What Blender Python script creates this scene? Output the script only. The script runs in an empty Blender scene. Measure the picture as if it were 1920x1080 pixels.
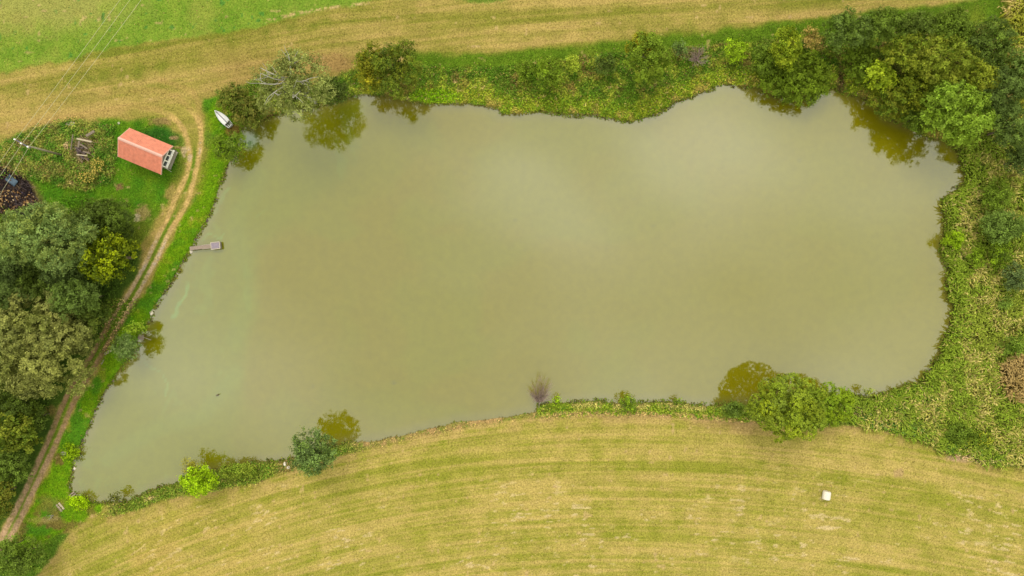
import bpy, math, random
import numpy as np
from mathutils import Vector, Matrix

S = bpy.context.scene
COL = S.collection
# ------------------------------------------------------------------ camera, sky, sun, exposure
H = 98.46                      # camera height above the ground, metres
SC = 147.7 / 1920.0            # metres per photo pixel at ground level
cam_d = bpy.data.cameras.new('camera'); cam = bpy.data.objects.new('camera', cam_d)
COL.objects.link(cam); cam.location = (0, 0, H)
cam_d.sensor_width = 36; cam_d.lens = 24; cam_d.clip_end = 6000; cam_d.clip_start = 0.5
S.camera = cam
SUN_EL, SUN_AZ = math.radians(55), math.radians(102)      # azimuth from +x towards +y
w = bpy.data.worlds.new('World'); S.world = w; w.use_nodes = True
nt = w.node_tree; nt.nodes.clear()
def N(nt, t, **k):
    n = nt.nodes.new(t)
    for a, b in k.items():
        if a in n.inputs.keys(): n.inputs[a].default_value = b
        else: setattr(n, a, b)
    return n
out = N(nt, 'ShaderNodeOutputWorld'); bg = N(nt, 'ShaderNodeBackground'); bg.inputs['Strength'].default_value = 0.1
sky = N(nt, 'ShaderNodeTexSky'); sky.sky_type = 'NISHITA'; sky.sun_disc = False
sky.sun_elevation = SUN_EL; sky.sun_rotation = math.pi/2 - SUN_AZ
# high thin cloud deck laid over the blue sky: noise on a flat layer (direction / height)
tc = N(nt, 'ShaderNodeTexCoord'); sx = N(nt, 'ShaderNodeSeparateXYZ'); nt.links.new(tc.outputs['Generated'], sx.inputs[0])
mz = N(nt, 'ShaderNodeMath', operation='MAXIMUM'); nt.links.new(sx.outputs['Z'], mz.inputs[0]); mz.inputs[1].default_value = 0.06
dv = N(nt, 'ShaderNodeVectorMath', operation='DIVIDE'); nt.links.new(tc.outputs['Generated'], dv.inputs[0])
cb = N(nt, 'ShaderNodeCombineXYZ'); [nt.links.new(mz.outputs[0], cb.inputs[i]) for i in range(3)]
nt.links.new(cb.outputs[0], dv.inputs[1])
mp = N(nt, 'ShaderNodeMapping'); nt.links.new(dv.outputs[0], mp.inputs['Vector']); mp.inputs['Location'].default_value = (2.35, 0.62, 0.0); mp.inputs['Rotation'].default_value = (0, 0, 0.6); mp.inputs['Scale'].default_value = (1.0, 1.7, 1.0)
cn = N(nt, 'ShaderNodeTexNoise'); nt.links.new(mp.outputs[0], cn.inputs['Vector']); cn.inputs['Scale'].default_value = 2.3; cn.inputs['Detail'].default_value = 3; cn.inputs['Roughness'].default_value = 0.42
def cloudbank(cx, cy, sxx, syy, rot, amp, prev):
    m_ = N(nt, 'ShaderNodeMapping'); m_.vector_type = 'TEXTURE'; m_.inputs['Location'].default_value = (cx, cy, 0); m_.inputs['Rotation'].default_value = (0, 0, rot); m_.inputs['Scale'].default_value = (sxx, syy, 1e3)
    wv_ = N(nt, 'ShaderNodeVectorMath', operation='MULTIPLY_ADD'); nt.links.new(cn.outputs['Color'], wv_.inputs[0]); wv_.inputs[1].default_value = (.22, .22, 0); nt.links.new(dv.outputs[0], wv_.inputs[2])
    of = N(nt, 'ShaderNodeVectorMath', operation='SUBTRACT'); nt.links.new(wv_.outputs[0], of.inputs[0]); of.inputs[1].default_value = (.11, .11, 0); nt.links.new(of.outputs[0], m_.inputs['Vector'])
    ln = N(nt, 'ShaderNodeVectorMath', operation='LENGTH'); nt.links.new(m_.outputs[0], ln.inputs[0])
    mr = N(nt, 'ShaderNodeMapRange', interpolation_type='SMOOTHERSTEP'); nt.links.new(ln.outputs['Value'], mr.inputs[0]); mr.inputs['From Min'].default_value = 0; mr.inputs['From Max'].default_value = 1; mr.inputs['To Min'].default_value = amp; mr.inputs['To Max'].default_value = 0
    ad = N(nt, 'ShaderNodeMath', operation='ADD'); nt.links.new(prev, ad.inputs[0]); nt.links.new(mr.outputs[0], ad.inputs[1]); return ad.outputs[0]
f_ = cloudbank(.03, .105, .26, .12, -.5, .22, cn.outputs['Fac']); f_ = cloudbank(.34, .21, .20, .12, .2, .15, f_)
cr = N(nt, 'ShaderNodeValToRGB'); nt.links.new(f_, cr.inputs[0])
cr.color_ramp.elements[0].position = 0.34; cr.color_ramp.elements[0].color = (0.72, 0.72, 0.585, 1)
cr.color_ramp.elements[1].position = 0.92; cr.color_ramp.elements[1].color = (1.32, 1.32, 1.16, 1)
e_ = cr.color_ramp.elements.new(0.58); e_.color = (0.91, 0.92, 0.765, 1)
cm = N(nt, 'ShaderNodeVectorMath', operation='SCALE'); nt.links.new(cr.outputs[0], cm.inputs[0]); cm.inputs['Scale'].default_value = 9.0
mx = N(nt, 'ShaderNodeMixRGB'); mx.inputs[0].default_value = 0.9
nt.links.new(sky.outputs[0], mx.inputs[1]); nt.links.new(cm.outputs[0], mx.inputs[2])
nt.links.new(mx.outputs[0], bg.inputs['Color']); nt.links.new(bg.outputs[0], out.inputs[0])
sl = bpy.data.lights.new('sun', 'SUN'); so = bpy.data.objects.new('sun', sl); COL.objects.link(so)
sl.energy = 0.95; sl.angle = math.radians(26); sl.color = (1.0, 0.95, 0.86)
sd = Vector((math.cos(SUN_EL)*math.cos(SUN_AZ), math.cos(SUN_EL)*math.sin(SUN_AZ), math.sin(SUN_EL)))
so.rotation_euler = sd.to_track_quat('Z', 'Y').to_euler(); so.location = (0, 0, 140)
S.view_settings.view_transform = 'Standard'; S.view_settings.look = 'None'; S.view_settings.gamma = 1
S.view_settings.use_curve_mapping = False
S.view_settings.exposure = 1.28

# ------------------------------------------------------------------ helpers
RNG = np.random.default_rng(7)
def srgb(c):
    c = np.asarray(c, float) / 255.0
    return np.where(c <= 0.04045, c / 12.92, ((c + 0.055) / 1.055) ** 2.4)
def alb(c, k=0.5): return srgb(c) * k
def P(u, v, z=0.0):
    f = SC * (H - z) / H
    return ((u - 960) * f, (540 - v) * f, z)
def UV(x, y): return x / SC + 960, 540 - y / SC
TAB = RNG.random((12, 256, 256))
def vn(x, y, seed=0):
    t = TAB[seed % 12]; x = np.asarray(x) + seed * 17.3; y = np.asarray(y) + seed * 9.1
    xi = np.floor(x).astype(np.int64); yi = np.floor(y).astype(np.int64); fx = x - xi; fy = y - yi
    fx = fx*fx*(3-2*fx); fy = fy*fy*(3-2*fy); a = xi & 255; b = yi & 255; a1 = (a+1) & 255; b1 = (b+1) & 255
    return (t[a, b]*(1-fx)+t[a1, b]*fx)*(1-fy) + (t[a, b1]*(1-fx)+t[a1, b1]*fx)*fy
def fbm(x, y, sc, o=4, seed=0, r=0.55):
    s = 0; am = 1; tot = 0
    for i in range(o):
        s = s + am * vn(x/sc*2**i, y/sc*2**i, seed+i); tot += am; am *= r
    return s / tot
def sst(a, b, x):
    t = np.clip((x-a)/(b-a), 0, 1); return t*t*(3-2*t)
def segd(px, py, pts, closed=False):
    """distance to polyline and, if closed, inside mask"""
    d = np.full(px.shape, 1e18); ins = np.zeros(px.shape, bool); n = len(pts)
    for i in range(n if closed else n-1):
        x0, y0 = pts[i]; x1, y1 = pts[(i+1) % n]; dx, dy = x1-x0, y1-y0; L = dx*dx+dy*dy + 1e-9
        t = np.clip(((px-x0)*dx+(py-y0)*dy)/L, 0, 1); q = (px-x0-t*dx)**2+(py-y0-t*dy)**2
        np.minimum(d, q, out=d)
        if closed and y0 != y1:
            c = ((y0 > py) != (y1 > py)) & (px < dx*(py-y0)/(y1-y0)+x0); ins ^= c
    d = np.sqrt(d)
    return np.where(ins, -d, d) if closed else d

def tag(o, label=None, cat=None, group=None, kind=None):
    for k, v in (('label', label), ('category', cat), ('group', group), ('kind', kind)):
        if v: o[k] = v
    return o
def link(name, me, mat=None, parent=None, loc=None):
    o = bpy.data.objects.new(name, me); COL.objects.link(o)
    if mat is not None: me.materials.append(mat)
    if parent is not None: o.parent = parent
    if loc is not None: o.location = loc
    return o
def empty(name, loc, rz=0):
    o = bpy.data.objects.new(name, None); COL.objects.link(o); o.location = loc; o.rotation_euler[2] = rz
    o.empty_display_size = 0.3
    return o
def rawmesh(name, V, F, smooth=False, fcol=None, vcol=None):
    """V (n,3) F (m,k) numpy -> mesh, fast"""
    me = bpy.data.meshes.new(name); F = np.asarray(F, np.int32); V = np.asarray(V, np.float32); m, k = F.shape
    me.vertices.add(len(V)); me.vertices.foreach_set('co', V.ravel())
    me.loops.add(m*k); me.loops.foreach_set('vertex_index', F.ravel())
    me.polygons.add(m); me.polygons.foreach_set('loop_start', np.arange(0, m*k, k, dtype=np.int32))
    try: me.polygons.foreach_set('loop_total', np.full(m, k, np.int32))
    except Exception: pass
    me.polygons.foreach_set('use_smooth', np.full(m, smooth))
    me.update(calc_edges=True)
    if fcol is not None:
        a = me.attributes.new('Col', 'FLOAT_COLOR', 'FACE'); c = np.ones((m, 4), np.float32); c[:, :3] = fcol; a.data.foreach_set('color', c.ravel())
    if vcol is not None:
        a = me.attributes.new('Col', 'FLOAT_COLOR', 'POINT'); c = np.ones((len(V), 4), np.float32); c[:, :3] = vcol; a.data.foreach_set('color', c.ravel())
    return me
def leafquads(pos, nrm, size, rng, aspect=0.5):
    n = len(pos); nrm = nrm/np.linalg.norm(nrm, axis=1, keepdims=True)
    r = rng.normal(size=(n, 3)); t = np.cross(nrm, r); t /= np.linalg.norm(t, axis=1, keepdims=True)+1e-9
    b = np.cross(nrm, t); s = size[:, None]*0.5
    V = np.stack([pos+t*s, pos+b*s*aspect+nrm*s*0.12, pos-t*s, pos-b*s*aspect+nrm*s*0.12], 1)
    return V
def quads_obj(name, V, C, mat, parent=None, loc=None):
    n = len(V)
    if loc is not None: V = V - np.asarray(loc)[None, None, :]
    me = rawmesh(name, V.reshape(-1, 3), np.arange(n*4).reshape(n, 4), fcol=C)
    return link(name, me, mat, parent)

class MB:
    """small mesh collector"""
    def __init__(s): s.v = []; s.f = []
    def add(s, vs, fs):
        o = len(s.v); s.v += [tuple(p) for p in vs]; s.f += [tuple(i+o for i in f) for f in fs]; return s
    def box(s, c, d, rz=0, M=None):
        x, y, z = [q/2 for q in d]
        vs = [Vector((a*x, b*y, e*z)) for e in (-1, 1) for a, b in ((-1, -1), (1, -1), (1, 1), (-1, 1))]
        R = M if M is not None else Matrix.Rotation(rz, 3, 'Z')
        vs = [R @ p + Vector(c) for p in vs]
        return s.add(vs, [(3, 2, 1, 0), (4, 5, 6, 7), (0, 1, 5, 4), (1, 2, 6, 5), (2, 3, 7, 6), (3, 0, 4, 7)])
    def tube(s, pts, rad, n=6, cap=True):
        pts = [Vector(p) for p in pts]; o = len(s.v); m = len(pts)
        if not hasattr(rad, '__len__'): rad = [rad]*m
        for i, p in enumerate(pts):
            d = (pts[min(i+1, m-1)]-pts[max(i-1, 0)]).normalized()
            a = d.cross(Vector((0.13, 0.37, 0.92)));  a = a if a.length > 1e-3 else d.cross(Vector((1, 0, 0)))
            a.normalize(); b = d.cross(a)
            for k in range(n):
                t = 2*math.pi*k/n; s.v.append(tuple(p+(a*math.cos(t)+b*math.sin(t))*rad[i]))
        for i in range(m-1):
            for k in range(n):
                k2 = (k+1) % n; s.f.append((o+i*n+k, o+i*n+k2, o+(i+1)*n+k2, o+(i+1)*n+k))
        if cap:
            s.f.append(tuple(o+k for k in range(n))[::-1]); s.f.append(tuple(o+(m-1)*n+k for k in range(n)))
        return s
    def build(s, name, mat, parent=None, loc=None, smooth=False, bevel=0):
        me = bpy.data.meshes.new(name); me.from_pydata(s.v, [], s.f); me.update()
        if smooth:
            for p in me.polygons: p.use_smooth = True
        o = link(name, me, mat, parent, loc)
        if bevel:
            b = o.modifiers.new('bevel', 'BEVEL'); b.width = bevel; b.segments = 1; b.limit_method = 'ANGLE'
        return o

# ------------------------------------------------------------------ materials
def mat_plain(name, rgb, rough=0.8, k=0.5, noise=0.25, scale=3.0, spec=0.2, metal=0, bump=0.0, stretch=(1, 1, 1)):
    m = bpy.data.materials.new(name); m.use_nodes = True; t = m.node_tree; b = t.nodes['Principled BSDF']
    c = alb(rgb, k); tc = t.nodes.new('ShaderNodeTexCoord'); mp = t.nodes.new('ShaderNodeMapping'); mp.inputs['Scale'].default_value = stretch
    nz = t.nodes.new('ShaderNodeTexNoise'); nz.inputs['Scale'].default_value = scale; nz.inputs['Detail'].default_value = 5
    t.links.new(tc.outputs['Object'], mp.inputs[0]); t.links.new(mp.outputs[0], nz.inputs['Vector'])
    r = t.nodes.new('ShaderNodeValToRGB'); t.links.new(nz.outputs['Fac'], r.inputs[0])
    r.color_ramp.elements[0].position = 0.3; r.color_ramp.elements[1].position = 0.7
    r.color_ramp.elements[0].color = (*np.clip(c*(1-noise), 0, 1), 1); r.color_ramp.elements[1].color = (*np.clip(c*(1+noise), 0, 1), 1)
    t.links.new(r.outputs[0], b.inputs['Base Color']); b.inputs['Roughness'].default_value = rough
    b.inputs['Specular IOR Level'].default_value = spec; b.inputs['Metallic'].default_value = metal
    if bump:
        bp = t.nodes.new('ShaderNodeBump'); bp.inputs['Strength'].default_value = bump; bp.inputs['Distance'].default_value = 0.05
        t.links.new(nz.outputs['Fac'], bp.inputs['Height']); t.links.new(bp.outputs[0], b.inputs['Normal'])
    return m
def mat_leaf(name, transl=0.35, rough=0.55, spec=0.25):
    m = bpy.data.materials.new(name); m.use_nodes = True; t = m.node_tree; b = t.nodes['Principled BSDF']
    a = t.nodes.new('ShaderNodeAttribute'); a.attribute_name = 'Col'
    t.links.new(a.outputs['Color'], b.inputs['Base Color']); b.inputs['Roughness'].default_value = rough; b.inputs['Specular IOR Level'].default_value = spec
    tr = t.nodes.new('ShaderNodeBsdfTranslucent'); g = t.nodes.new('ShaderNodeMixRGB'); g.blend_type = 'MULTIPLY'; g.inputs[0].default_value = 1
    g.inputs[2].default_value = (1.15, 1.3, 0.7, 1); t.links.new(a.outputs['Color'], g.inputs[1]); t.links.new(g.outputs[0], tr.inputs[0])
    x = t.nodes.new('ShaderNodeMixShader'); x.inputs[0].default_value = transl
    t.links.new(b.outputs[0], x.inputs[1]); t.links.new(tr.outputs[0], x.inputs[2]); t.links.new(x.outputs[0], t.nodes['Material Output'].inputs[0])
    return m
def mat_ground():
    m = bpy.data.materials.new('ground_cover'); m.use_nodes = True; t = m.node_tree; b = t.nodes['Principled BSDF']
    a = t.nodes.new('ShaderNodeAttribute'); a.attribute_name = 'Col'
    tc = t.nodes.new('ShaderNodeTexCoord')
    def noise(sc, d, lo, hi, colr=None):
        n = t.nodes.new('ShaderNodeTexNoise'); n.inputs['Scale'].default_value = sc; n.inputs['Detail'].default_value = d; n.inputs['Roughness'].default_value = 0.65
        t.links.new(tc.outputs['Object'], n.inputs['Vector'])
        r = t.nodes.new('ShaderNodeMapRange'); r.inputs['From Min'].default_value = 0.25; r.inputs['From Max'].default_value = 0.75
        r.inputs['To Min'].default_value = lo; r.inputs['To Max'].default_value = hi; t.links.new(n.outputs['Fac'], r.inputs[0]); return n, r
    n1, r1 = noise(4.2, 5, 0.5, 1.5); n2, r2 = noise(0.35, 4, 0.9, 1.1)
    v = t.nodes.new('ShaderNodeMath'); v.operation = 'MULTIPLY'; t.links.new(r1.outputs[0], v.inputs[0]); t.links.new(r2.outputs[0], v.inputs[1])
    mu = t.nodes.new('ShaderNodeVectorMath'); mu.operation = 'SCALE'; t.links.new(a.outputs['Color'], mu.inputs[0]); t.links.new(v.outputs[0], mu.inputs['Scale'])
    t.links.new(mu.outputs[0], b.inputs['Base Color']); b.inputs['Roughness'].default_value = 0.95; b.inputs['Specular IOR Level'].default_value = 0.08
    bp = t.nodes.new('ShaderNodeBump'); bp.inputs['Strength'].default_value = 0.5; bp.inputs['Distance'].default_value = 0.12
    t.links.new(n1.outputs['Fac'], bp.inputs['Height']); t.links.new(bp.outputs[0], b.inputs['Normal'])
    return m
def mat_water():
    m = bpy.data.materials.new('murky_water'); m.use_nodes = True; t = m.node_tree; b = t.nodes['Principled BSDF']
    a = t.nodes.new('ShaderNodeAttribute'); a.attribute_name = 'Col'; tc = t.nodes.new('ShaderNodeTexCoord')
    n = t.nodes.new('ShaderNodeTexNoise'); n.inputs['Scale'].default_value = 0.9; n.inputs['Detail'].default_value = 7; n.inputs['Roughness'].default_value = 0.7
    t.links.new(tc.outputs['Object'], n.inputs['Vector'])
    r = t.nodes.new('ShaderNodeMapRange'); r.inputs['From Min'].default_value = 0.3; r.inputs['From Max'].default_value = 0.7; r.inputs['To Min'].default_value = 0.92; r.inputs['To Max'].default_value = 1.08
    t.links.new(n.outputs['Fac'], r.inputs[0])
    mu = t.nodes.new('ShaderNodeVectorMath'); mu.operation = 'SCALE'; t.links.new(a.outputs['Color'], mu.inputs[0]); t.links.new(r.outputs[0], mu.inputs['Scale'])
    t.links.new(mu.outputs[0], b.inputs['Base Color']); b.inputs['Roughness'].default_value = 0.02; b.inputs['IOR'].default_value = 1.95
    n2 = t.nodes.new('ShaderNodeTexNoise'); n2.inputs['Scale'].default_value = 2.2; n2.inputs['Detail'].default_value = 4
    mp = t.nodes.new('ShaderNodeMapping'); mp.inputs['Scale'].default_value = (1, 2.2, 1); mp.inputs['Rotation'].default_value = (0, 0, 0.25)
    t.links.new(tc.outputs['Object'], mp.inputs[0]); t.links.new(mp.outputs[0], n2.inputs['Vector'])
    bp = t.nodes.new('ShaderNodeBump'); bp.inputs['Strength'].default_value = 0.12; bp.inputs['Distance'].default_value = 0.02
    t.links.new(n2.outputs['Fac'], bp.inputs['Height']); t.links.new(bp.outputs[0], b.inputs['Normal'])
    return m
M_leaf = mat_leaf('foliage', .24, .7, .08); M_grass = mat_leaf('grass_blades', 0.2, 0.8, 0.1); M_ground = mat_ground(); M_water = mat_water()
M_bark = mat_plain('bark', (120, 105, 85), bump=0.4, scale=6); M_pale_bark = mat_plain('pale_dead_bark', (205, 198, 185), scale=5)
M_twig = mat_plain('dead_twig', (186, 160, 150), scale=5)

# ------------------------------------------------------------------ traced outlines (photo pixels at ground level)
SHORE = [(455,240),(447,257),(442,285),(428,308),(422,327),(413,347),(405,373),(400,387),(389,410),(372,437),(362,460),(352,477),(342,490),(327,520),(315,540),(300,560),(285,587),(282,600),(272,612),(260,632),(255,657),(238,675),(220,700),(202,727),(187,752),(175,777),(166,807),(158,820),(150,835),(147,852),(137,865),(136,885),(131,902),(129,917),(142,930),(155,932),(172,942),(205,941),(232,940),(262,930),(300,912),(340,902),(360,884),(402,882),(425,876),(465,872),(480,865),(512,864),(547,858),(590,845),(627,835),(662,827),(692,827),(720,822),(755,815),(785,807),(830,797),(860,789),(905,786),(955,780),(1003,771),(1008,757),(1040,754),(1070,754),(1120,750),(1160,755),(1195,756),(1215,752),(1270,753),(1295,757),(1345,760),(1370,757),(1403,757),(1430,745),(1500,735),(1560,738),(1601,741),(1613,744),(1634,745),(1667,733),(1721,716),(1732,713),(1737,699),(1751,689),(1753,675),(1765,662),(1769,638),(1783,613),(1788,600),(1785,587),(1792,570),(1778,558),(1777,523),(1780,503),(1770,490),(1764,470),(1767,457),(1773,427),(1772,402),(1767,377),(1777,365),(1788,357),(1807,345),(1810,333),(1818,327),(1808,317),(1805,300),(1800,285),(1783,266),(1745,258),(1715,240),(1661,218),(1654,202),(1637,191),(1612,181),(1580,172),(1559,163),(1530,172),(1500,184),(1475,182),(1452,177),(1410,163),(1357,158),(1325,170),(1300,181),(1268,191),(1240,209),(1230,214),(1190,227),(1157,226),(1140,220),(1102,214),(1077,216),(1045,212),(1015,209),(990,212),(960,215),(940,214),(932,205),(915,200),(877,195),(845,195),(800,195),(760,190),(725,182),(687,178),(662,179),(620,192),(580,200),(540,208),(500,220),(478,235)]
RUT_L = [(-60,1090),(2,1010),(25,965),(50,915),(70,870),(85,837),(100,802),(115,765),(130,732),(150,700),(175,660),(197,622),(220,585),(250,537),(270,500),(287,462),(300,437),(315,407),(327,375),(340,350),(350,327),(355,307),(357,293),(352,267),(345,245),(332,227),(313,212),(293,205),(265,205)]
RUT_R = [(-50,1110),(2,1032),(25,997),(42,965),(62,920),(82,880),(100,842),(117,805),(132,765),(150,730),(172,695),(190,665),(212,630),(230,602),(250,567),(272,525),(295,485),(307,457),(322,427),(340,400),(355,370),(362,342),(370,308),(375,280),(377,258),(375,233),(368,217),(357,205),(342,198)]
GTL = [(-900,-900),(-900,260),(-200,165),(0,137),(140,110),(225,88),(375,65),(480,52),(560,32),(640,14),(720,-5),(900,-60),(1500,-900)]
GSTRIP = [(770,100),(860,103),(1000,92),(1150,78),(1300,62),(1420,48),(1600,28),(1800,5),(1900,-20),(2600,-200),(2600,300),(1880,60),(1500,80),(1300,95),(1160,108),(1000,125),(850,135),(770,125)]
WTOP = [(395,190),(440,165),(480,150),(560,175),(640,140),(690,120),(800,118),(860,128),(1000,118),(1160,98),(1300,88),(1500,70),(1880,42),(1920,60),(1940,300),(1800,320),(1500,250),(900,260),(440,280)]
LBANK = [(380,185),(450,165),(500,260),(460,330),(400,480),(320,600),(270,700),(220,800),(190,960),(150,985),(90,1012),(30,1040),(20,1020),(35,990),(62,940),(100,862),(135,782),(165,728),(215,644),(275,540),(325,448),(372,350),(388,280)]
LAWN = [(185,225),(290,222),(345,255),(352,290),(335,345),(310,385),(275,440),(240,480),(225,420),(100,410),(20,330),(60,320),(130,345),(200,345),(215,300),(205,260)]
LWEED = [(-100,290),(0,268),(60,240),(140,225),(215,235),(218,340),(160,362),(60,335),(-100,320)]
WOOD = [(-500,400),(60,400),(120,370),(210,375),(250,430),(268,470),(258,510),(232,550),(190,630),(150,700),(110,770),(78,850),(40,930),(0,1000),(-500,1400)]
CORNER = [(-400,1130),(0,1035),(60,1000),(130,1000),(100,1040),(60,1085),(0,1150),(-400,1500)]
BURN = [(-150,310),(10,314),(40,330),(62,352),(80,385),(50,412),(-150,425)]
REED = [(1790,255),(1850,245),(2700,100),(2700,1000),(1920,872),(1830,863),(1770,845),(1700,812),(1640,797),(1590,790),(1590,700),(1740,600),(1740,300)]
BLINE = [(-400,1500),(60,1085),(100,1035),(150,988),(200,968),(260,955),(300,938),(370,922),(480,905),(540,882),(590,868),(640,852),(700,838),(800,815),(900,795),(1000,782),(1080,777),(1200,777),(1300,781),(1400,791),(1500,800),(1600,798),(1660,806),(1720,822),(1770,848),(1830,866),(1920,874),(2700,1000),(2700,2500),(-400,2500)]

# ------------------------------------------------------------------ the ground sheet
STEP = 0.16
def axis(lo, hi):
    a = np.arange(lo, hi+1e-6, STEP); e = np.cumsum(0.5*1.22**np.arange(36)); e = e[e < 2500]
    return np.concatenate([(lo-e)[::-1], a, hi+e])
X = axis(-80, 80); Y = axis(-46.5, 46.5)
GX, GY = np.meshgrid(X, Y, indexing='ij')
U, V = UV(GX, GY)
wu = U + (fbm(U, V, 26, 4, 1)-0.5)*16; wv = V + (fbm(U, V, 26, 4, 5)-0.5)*16        # wobble for soft borders
su = U + (fbm(U, V, 7, 3, 2)-0.5)*5; sv = V + (fbm(U, V, 7, 3, 7)-0.5)*5
dsh = segd(su, sv, SHORE, True) * SC                                                # >0 on land, metres
def pm(poly, soft=6, x=None, y=None):
    return sst(soft, -soft, segd(wu if x is None else x, wv if y is None else y, poly, True))
def lerp(a, b, m): return a + (np.asarray(b, float)-a)*m[..., None]
def cc(c): return np.asarray(c, float)
n_s = fbm(U, V, 5, 3, 3); n_m = fbm(U, V, 22, 4, 4); n_l = fbm(U, V, 90, 4, 6); n_x = fbm(U, V, 260, 3, 8)
Uc = np.clip(U, -500, 2500)
# bottom field: mowing swaths follow arcs
g1 = np.where(Uc < 1150, 2.3e-4*(1150-Uc)**2, 1.45e-4*(Uc-1150)**2)
t1 = V - g1
def stripes(t, u, seed):
    a = fbm(u/28.0, t, 9, 3, seed, 0.6); b = vn(u/260.0, t/15.0, seed+3); c = vn(u/600.0, t/34.0, seed+5); d = vn(u/90.0, t/5.0, seed+6)
    return a, b, c, d
a, b, c, d = stripes(t1*1.5, U*.8, 1); d = d*.3+.35*vn(U/120.0, t1/2.7, 2)+.35*vn(U/210.0, t1/4.6, 7)
sb = np.clip((0.30*a+0.16*b+0.10*c+0.44*d-0.5)*3.1+0.52+(n_m-0.5)*0.9+(n_l-.5)*.5, 0, 1)
fb = lerp(np.broadcast_to(cc((166,164,60)), U.shape+(3,)).copy(), (214,188,108), sb)
fb = lerp(fb, (140,148,40), sst(0.6, 0.85, 1-a*0.6-n_m*0.4)*0.55)
straw = sst(0.64, 0.76, fbm(U/3.0, t1, 5.5, 3, 9))*sst(880, 1000, V+n_l*60)*sst(0.45, .6, n_l)
fb = lerp(fb, (240,212,160), straw*0.8)
fb = lerp(fb, (214,180,90), sst(700, 200, U)*0.3*sst(.3,.7,n_l))
dbl = segd(U, V, BLINE, True)
fb = lerp(fb, (206,172,112), sst(-34, -4, dbl)*0.5*sst(0.3, 0.6, n_m))
fb = lerp(fb, (196,158,110), sst(1270,1330,U)*sst(1500,1430,U)*sst(-34,-12,dbl)*0.4)
# top field
slope = np.interp(Uc, [-500,600,900,1400,2500], [0,0,0,0,0])
gy = np.interp(Uc, [-500, 0, 300, 600, 900, 1200, 1500, 1900, 2500], [300, 218, 165, 110, 78, 57, 36, -2, -90])
gy = gy - 40
t2 = V - gy
a, b, c, d = stripes(t2, U, 4); d = d*.4+.3*vn(U/120.0, t2/2.8, 5)+.3*vn(U/220.0, t2/5.0, 8)
sb2 = np.clip((0.26*a+0.22*b+0.18*c+0.34*d-0.5)*3.2+0.5+(n_m-0.5)*0.7+(n_l-.5)*.6, 0, 1)
ft = lerp(np.broadcast_to(cc((150,148,56)), U.shape+(3,)).copy(), (208,180,104), sb2)
ft = lerp(ft, (128,140,45), sst(0.58, 0.8, 1-n_m*0.5-b*0.5)*0.5)
ft = lerp(ft, (206,174,102), sst(520, 150, U)*sst(130,200,V)*0.4)
ft = lerp(ft, (180,148,88), sst(360,450,U)*sst(730,640,U)*sst(80,115,V)*0.4)
C = np.where((V < 560)[..., None], ft, fb)
base_green = lerp(np.broadcast_to(cc((112,150,30)), U.shape+(3,)).copy(), (150,178,50), n_s)
# green corner, top left
m_gtl = pm(GTL, 4)
g = lerp(np.broadcast_to(cc((104,150,36)), U.shape+(3,)).copy(), (164,182,68), np.clip(n_s*0.6+n_m*0.7-.1, 0, 1))
pale = sst(1.25, 0.4, np.hypot((U-70)/190, (V-8)/62)+(n_m-0.5)*0.8)
g = lerp(g, (186,178,98), pale*0.8)
g = lerp(g, (72,140,60), sst(0.76, 0.84, fbm(U, V, 13, 2, 10))*0.6)
g = lerp(g, (192,178,92), sst(.55,.75,n_l)*.35)
C = C*(1-m_gtl[..., None]) + g*m_gtl[..., None]
edge = sst(5, 1, np.abs(segd(U, V, [(495,40),(560,24),(636,12),(690,6)])))*sst(.45,.6,n_s)
C = lerp(C, (218,192,128), edge)
topg = sst(.9,.4, np.hypot((U-905)/60, (V+2)/12)+(n_s-.5)*.6); C = lerp(C, (118,150,50), topg*.8)
m_gs = pm(GSTRIP, 7)
C = C*(1-m_gs[..., None]) + lerp(lerp(base_green, (98,132,28), n_m), (170,172,60), sst(0.55, 0.8, n_l)*0.5)*m_gs[..., None]
m_wt = pm(WTOP, 6)
n_p = fbm(U, V, 13, 3, 0); wc = lerp(np.broadcast_to(cc((96,126,34)), U.shape+(3,)).copy(), (166,174,58), sst(.3,.7,n_p))
wc = lerp(wc, (142,112,68), sst(0.5, 0.68, n_m)*0.65); wc = lerp(wc, (92,128,30), sst(0.5, 0.7, fbm(U, V, 34, 3, 11))*0.7)
wc = lerp(wc, (172,186,44), sst(3.4, 1.4, dsh)*sst(760, 820, U)*(0.35+.6*n_m)); wc = lerp(wc, (186,164,84), sst(1.8, .6, dsh)*sst(.45,.65,n_m)*sst(840,900,U)*.9)
wc = lerp(wc, (136,182,20), sst(1.1,.5,np.hypot((U-815)/55,(V-180)/16))*.8)
C = C*(1-m_wt[..., None]) + wc*m_wt[..., None]
m_co = pm(CORNER, 5); C = C*(1-m_co[..., None]) + lerp(base_green, (95,135,40), n_m)*m_co[..., None]
m_wo = pm(WOOD, 6); C = C*(1-m_wo[..., None]) + lerp(np.broadcast_to(cc((70,96,34)), U.shape+(3,)).copy(), (104,132,40), n_m)*m_wo[..., None]
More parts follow.
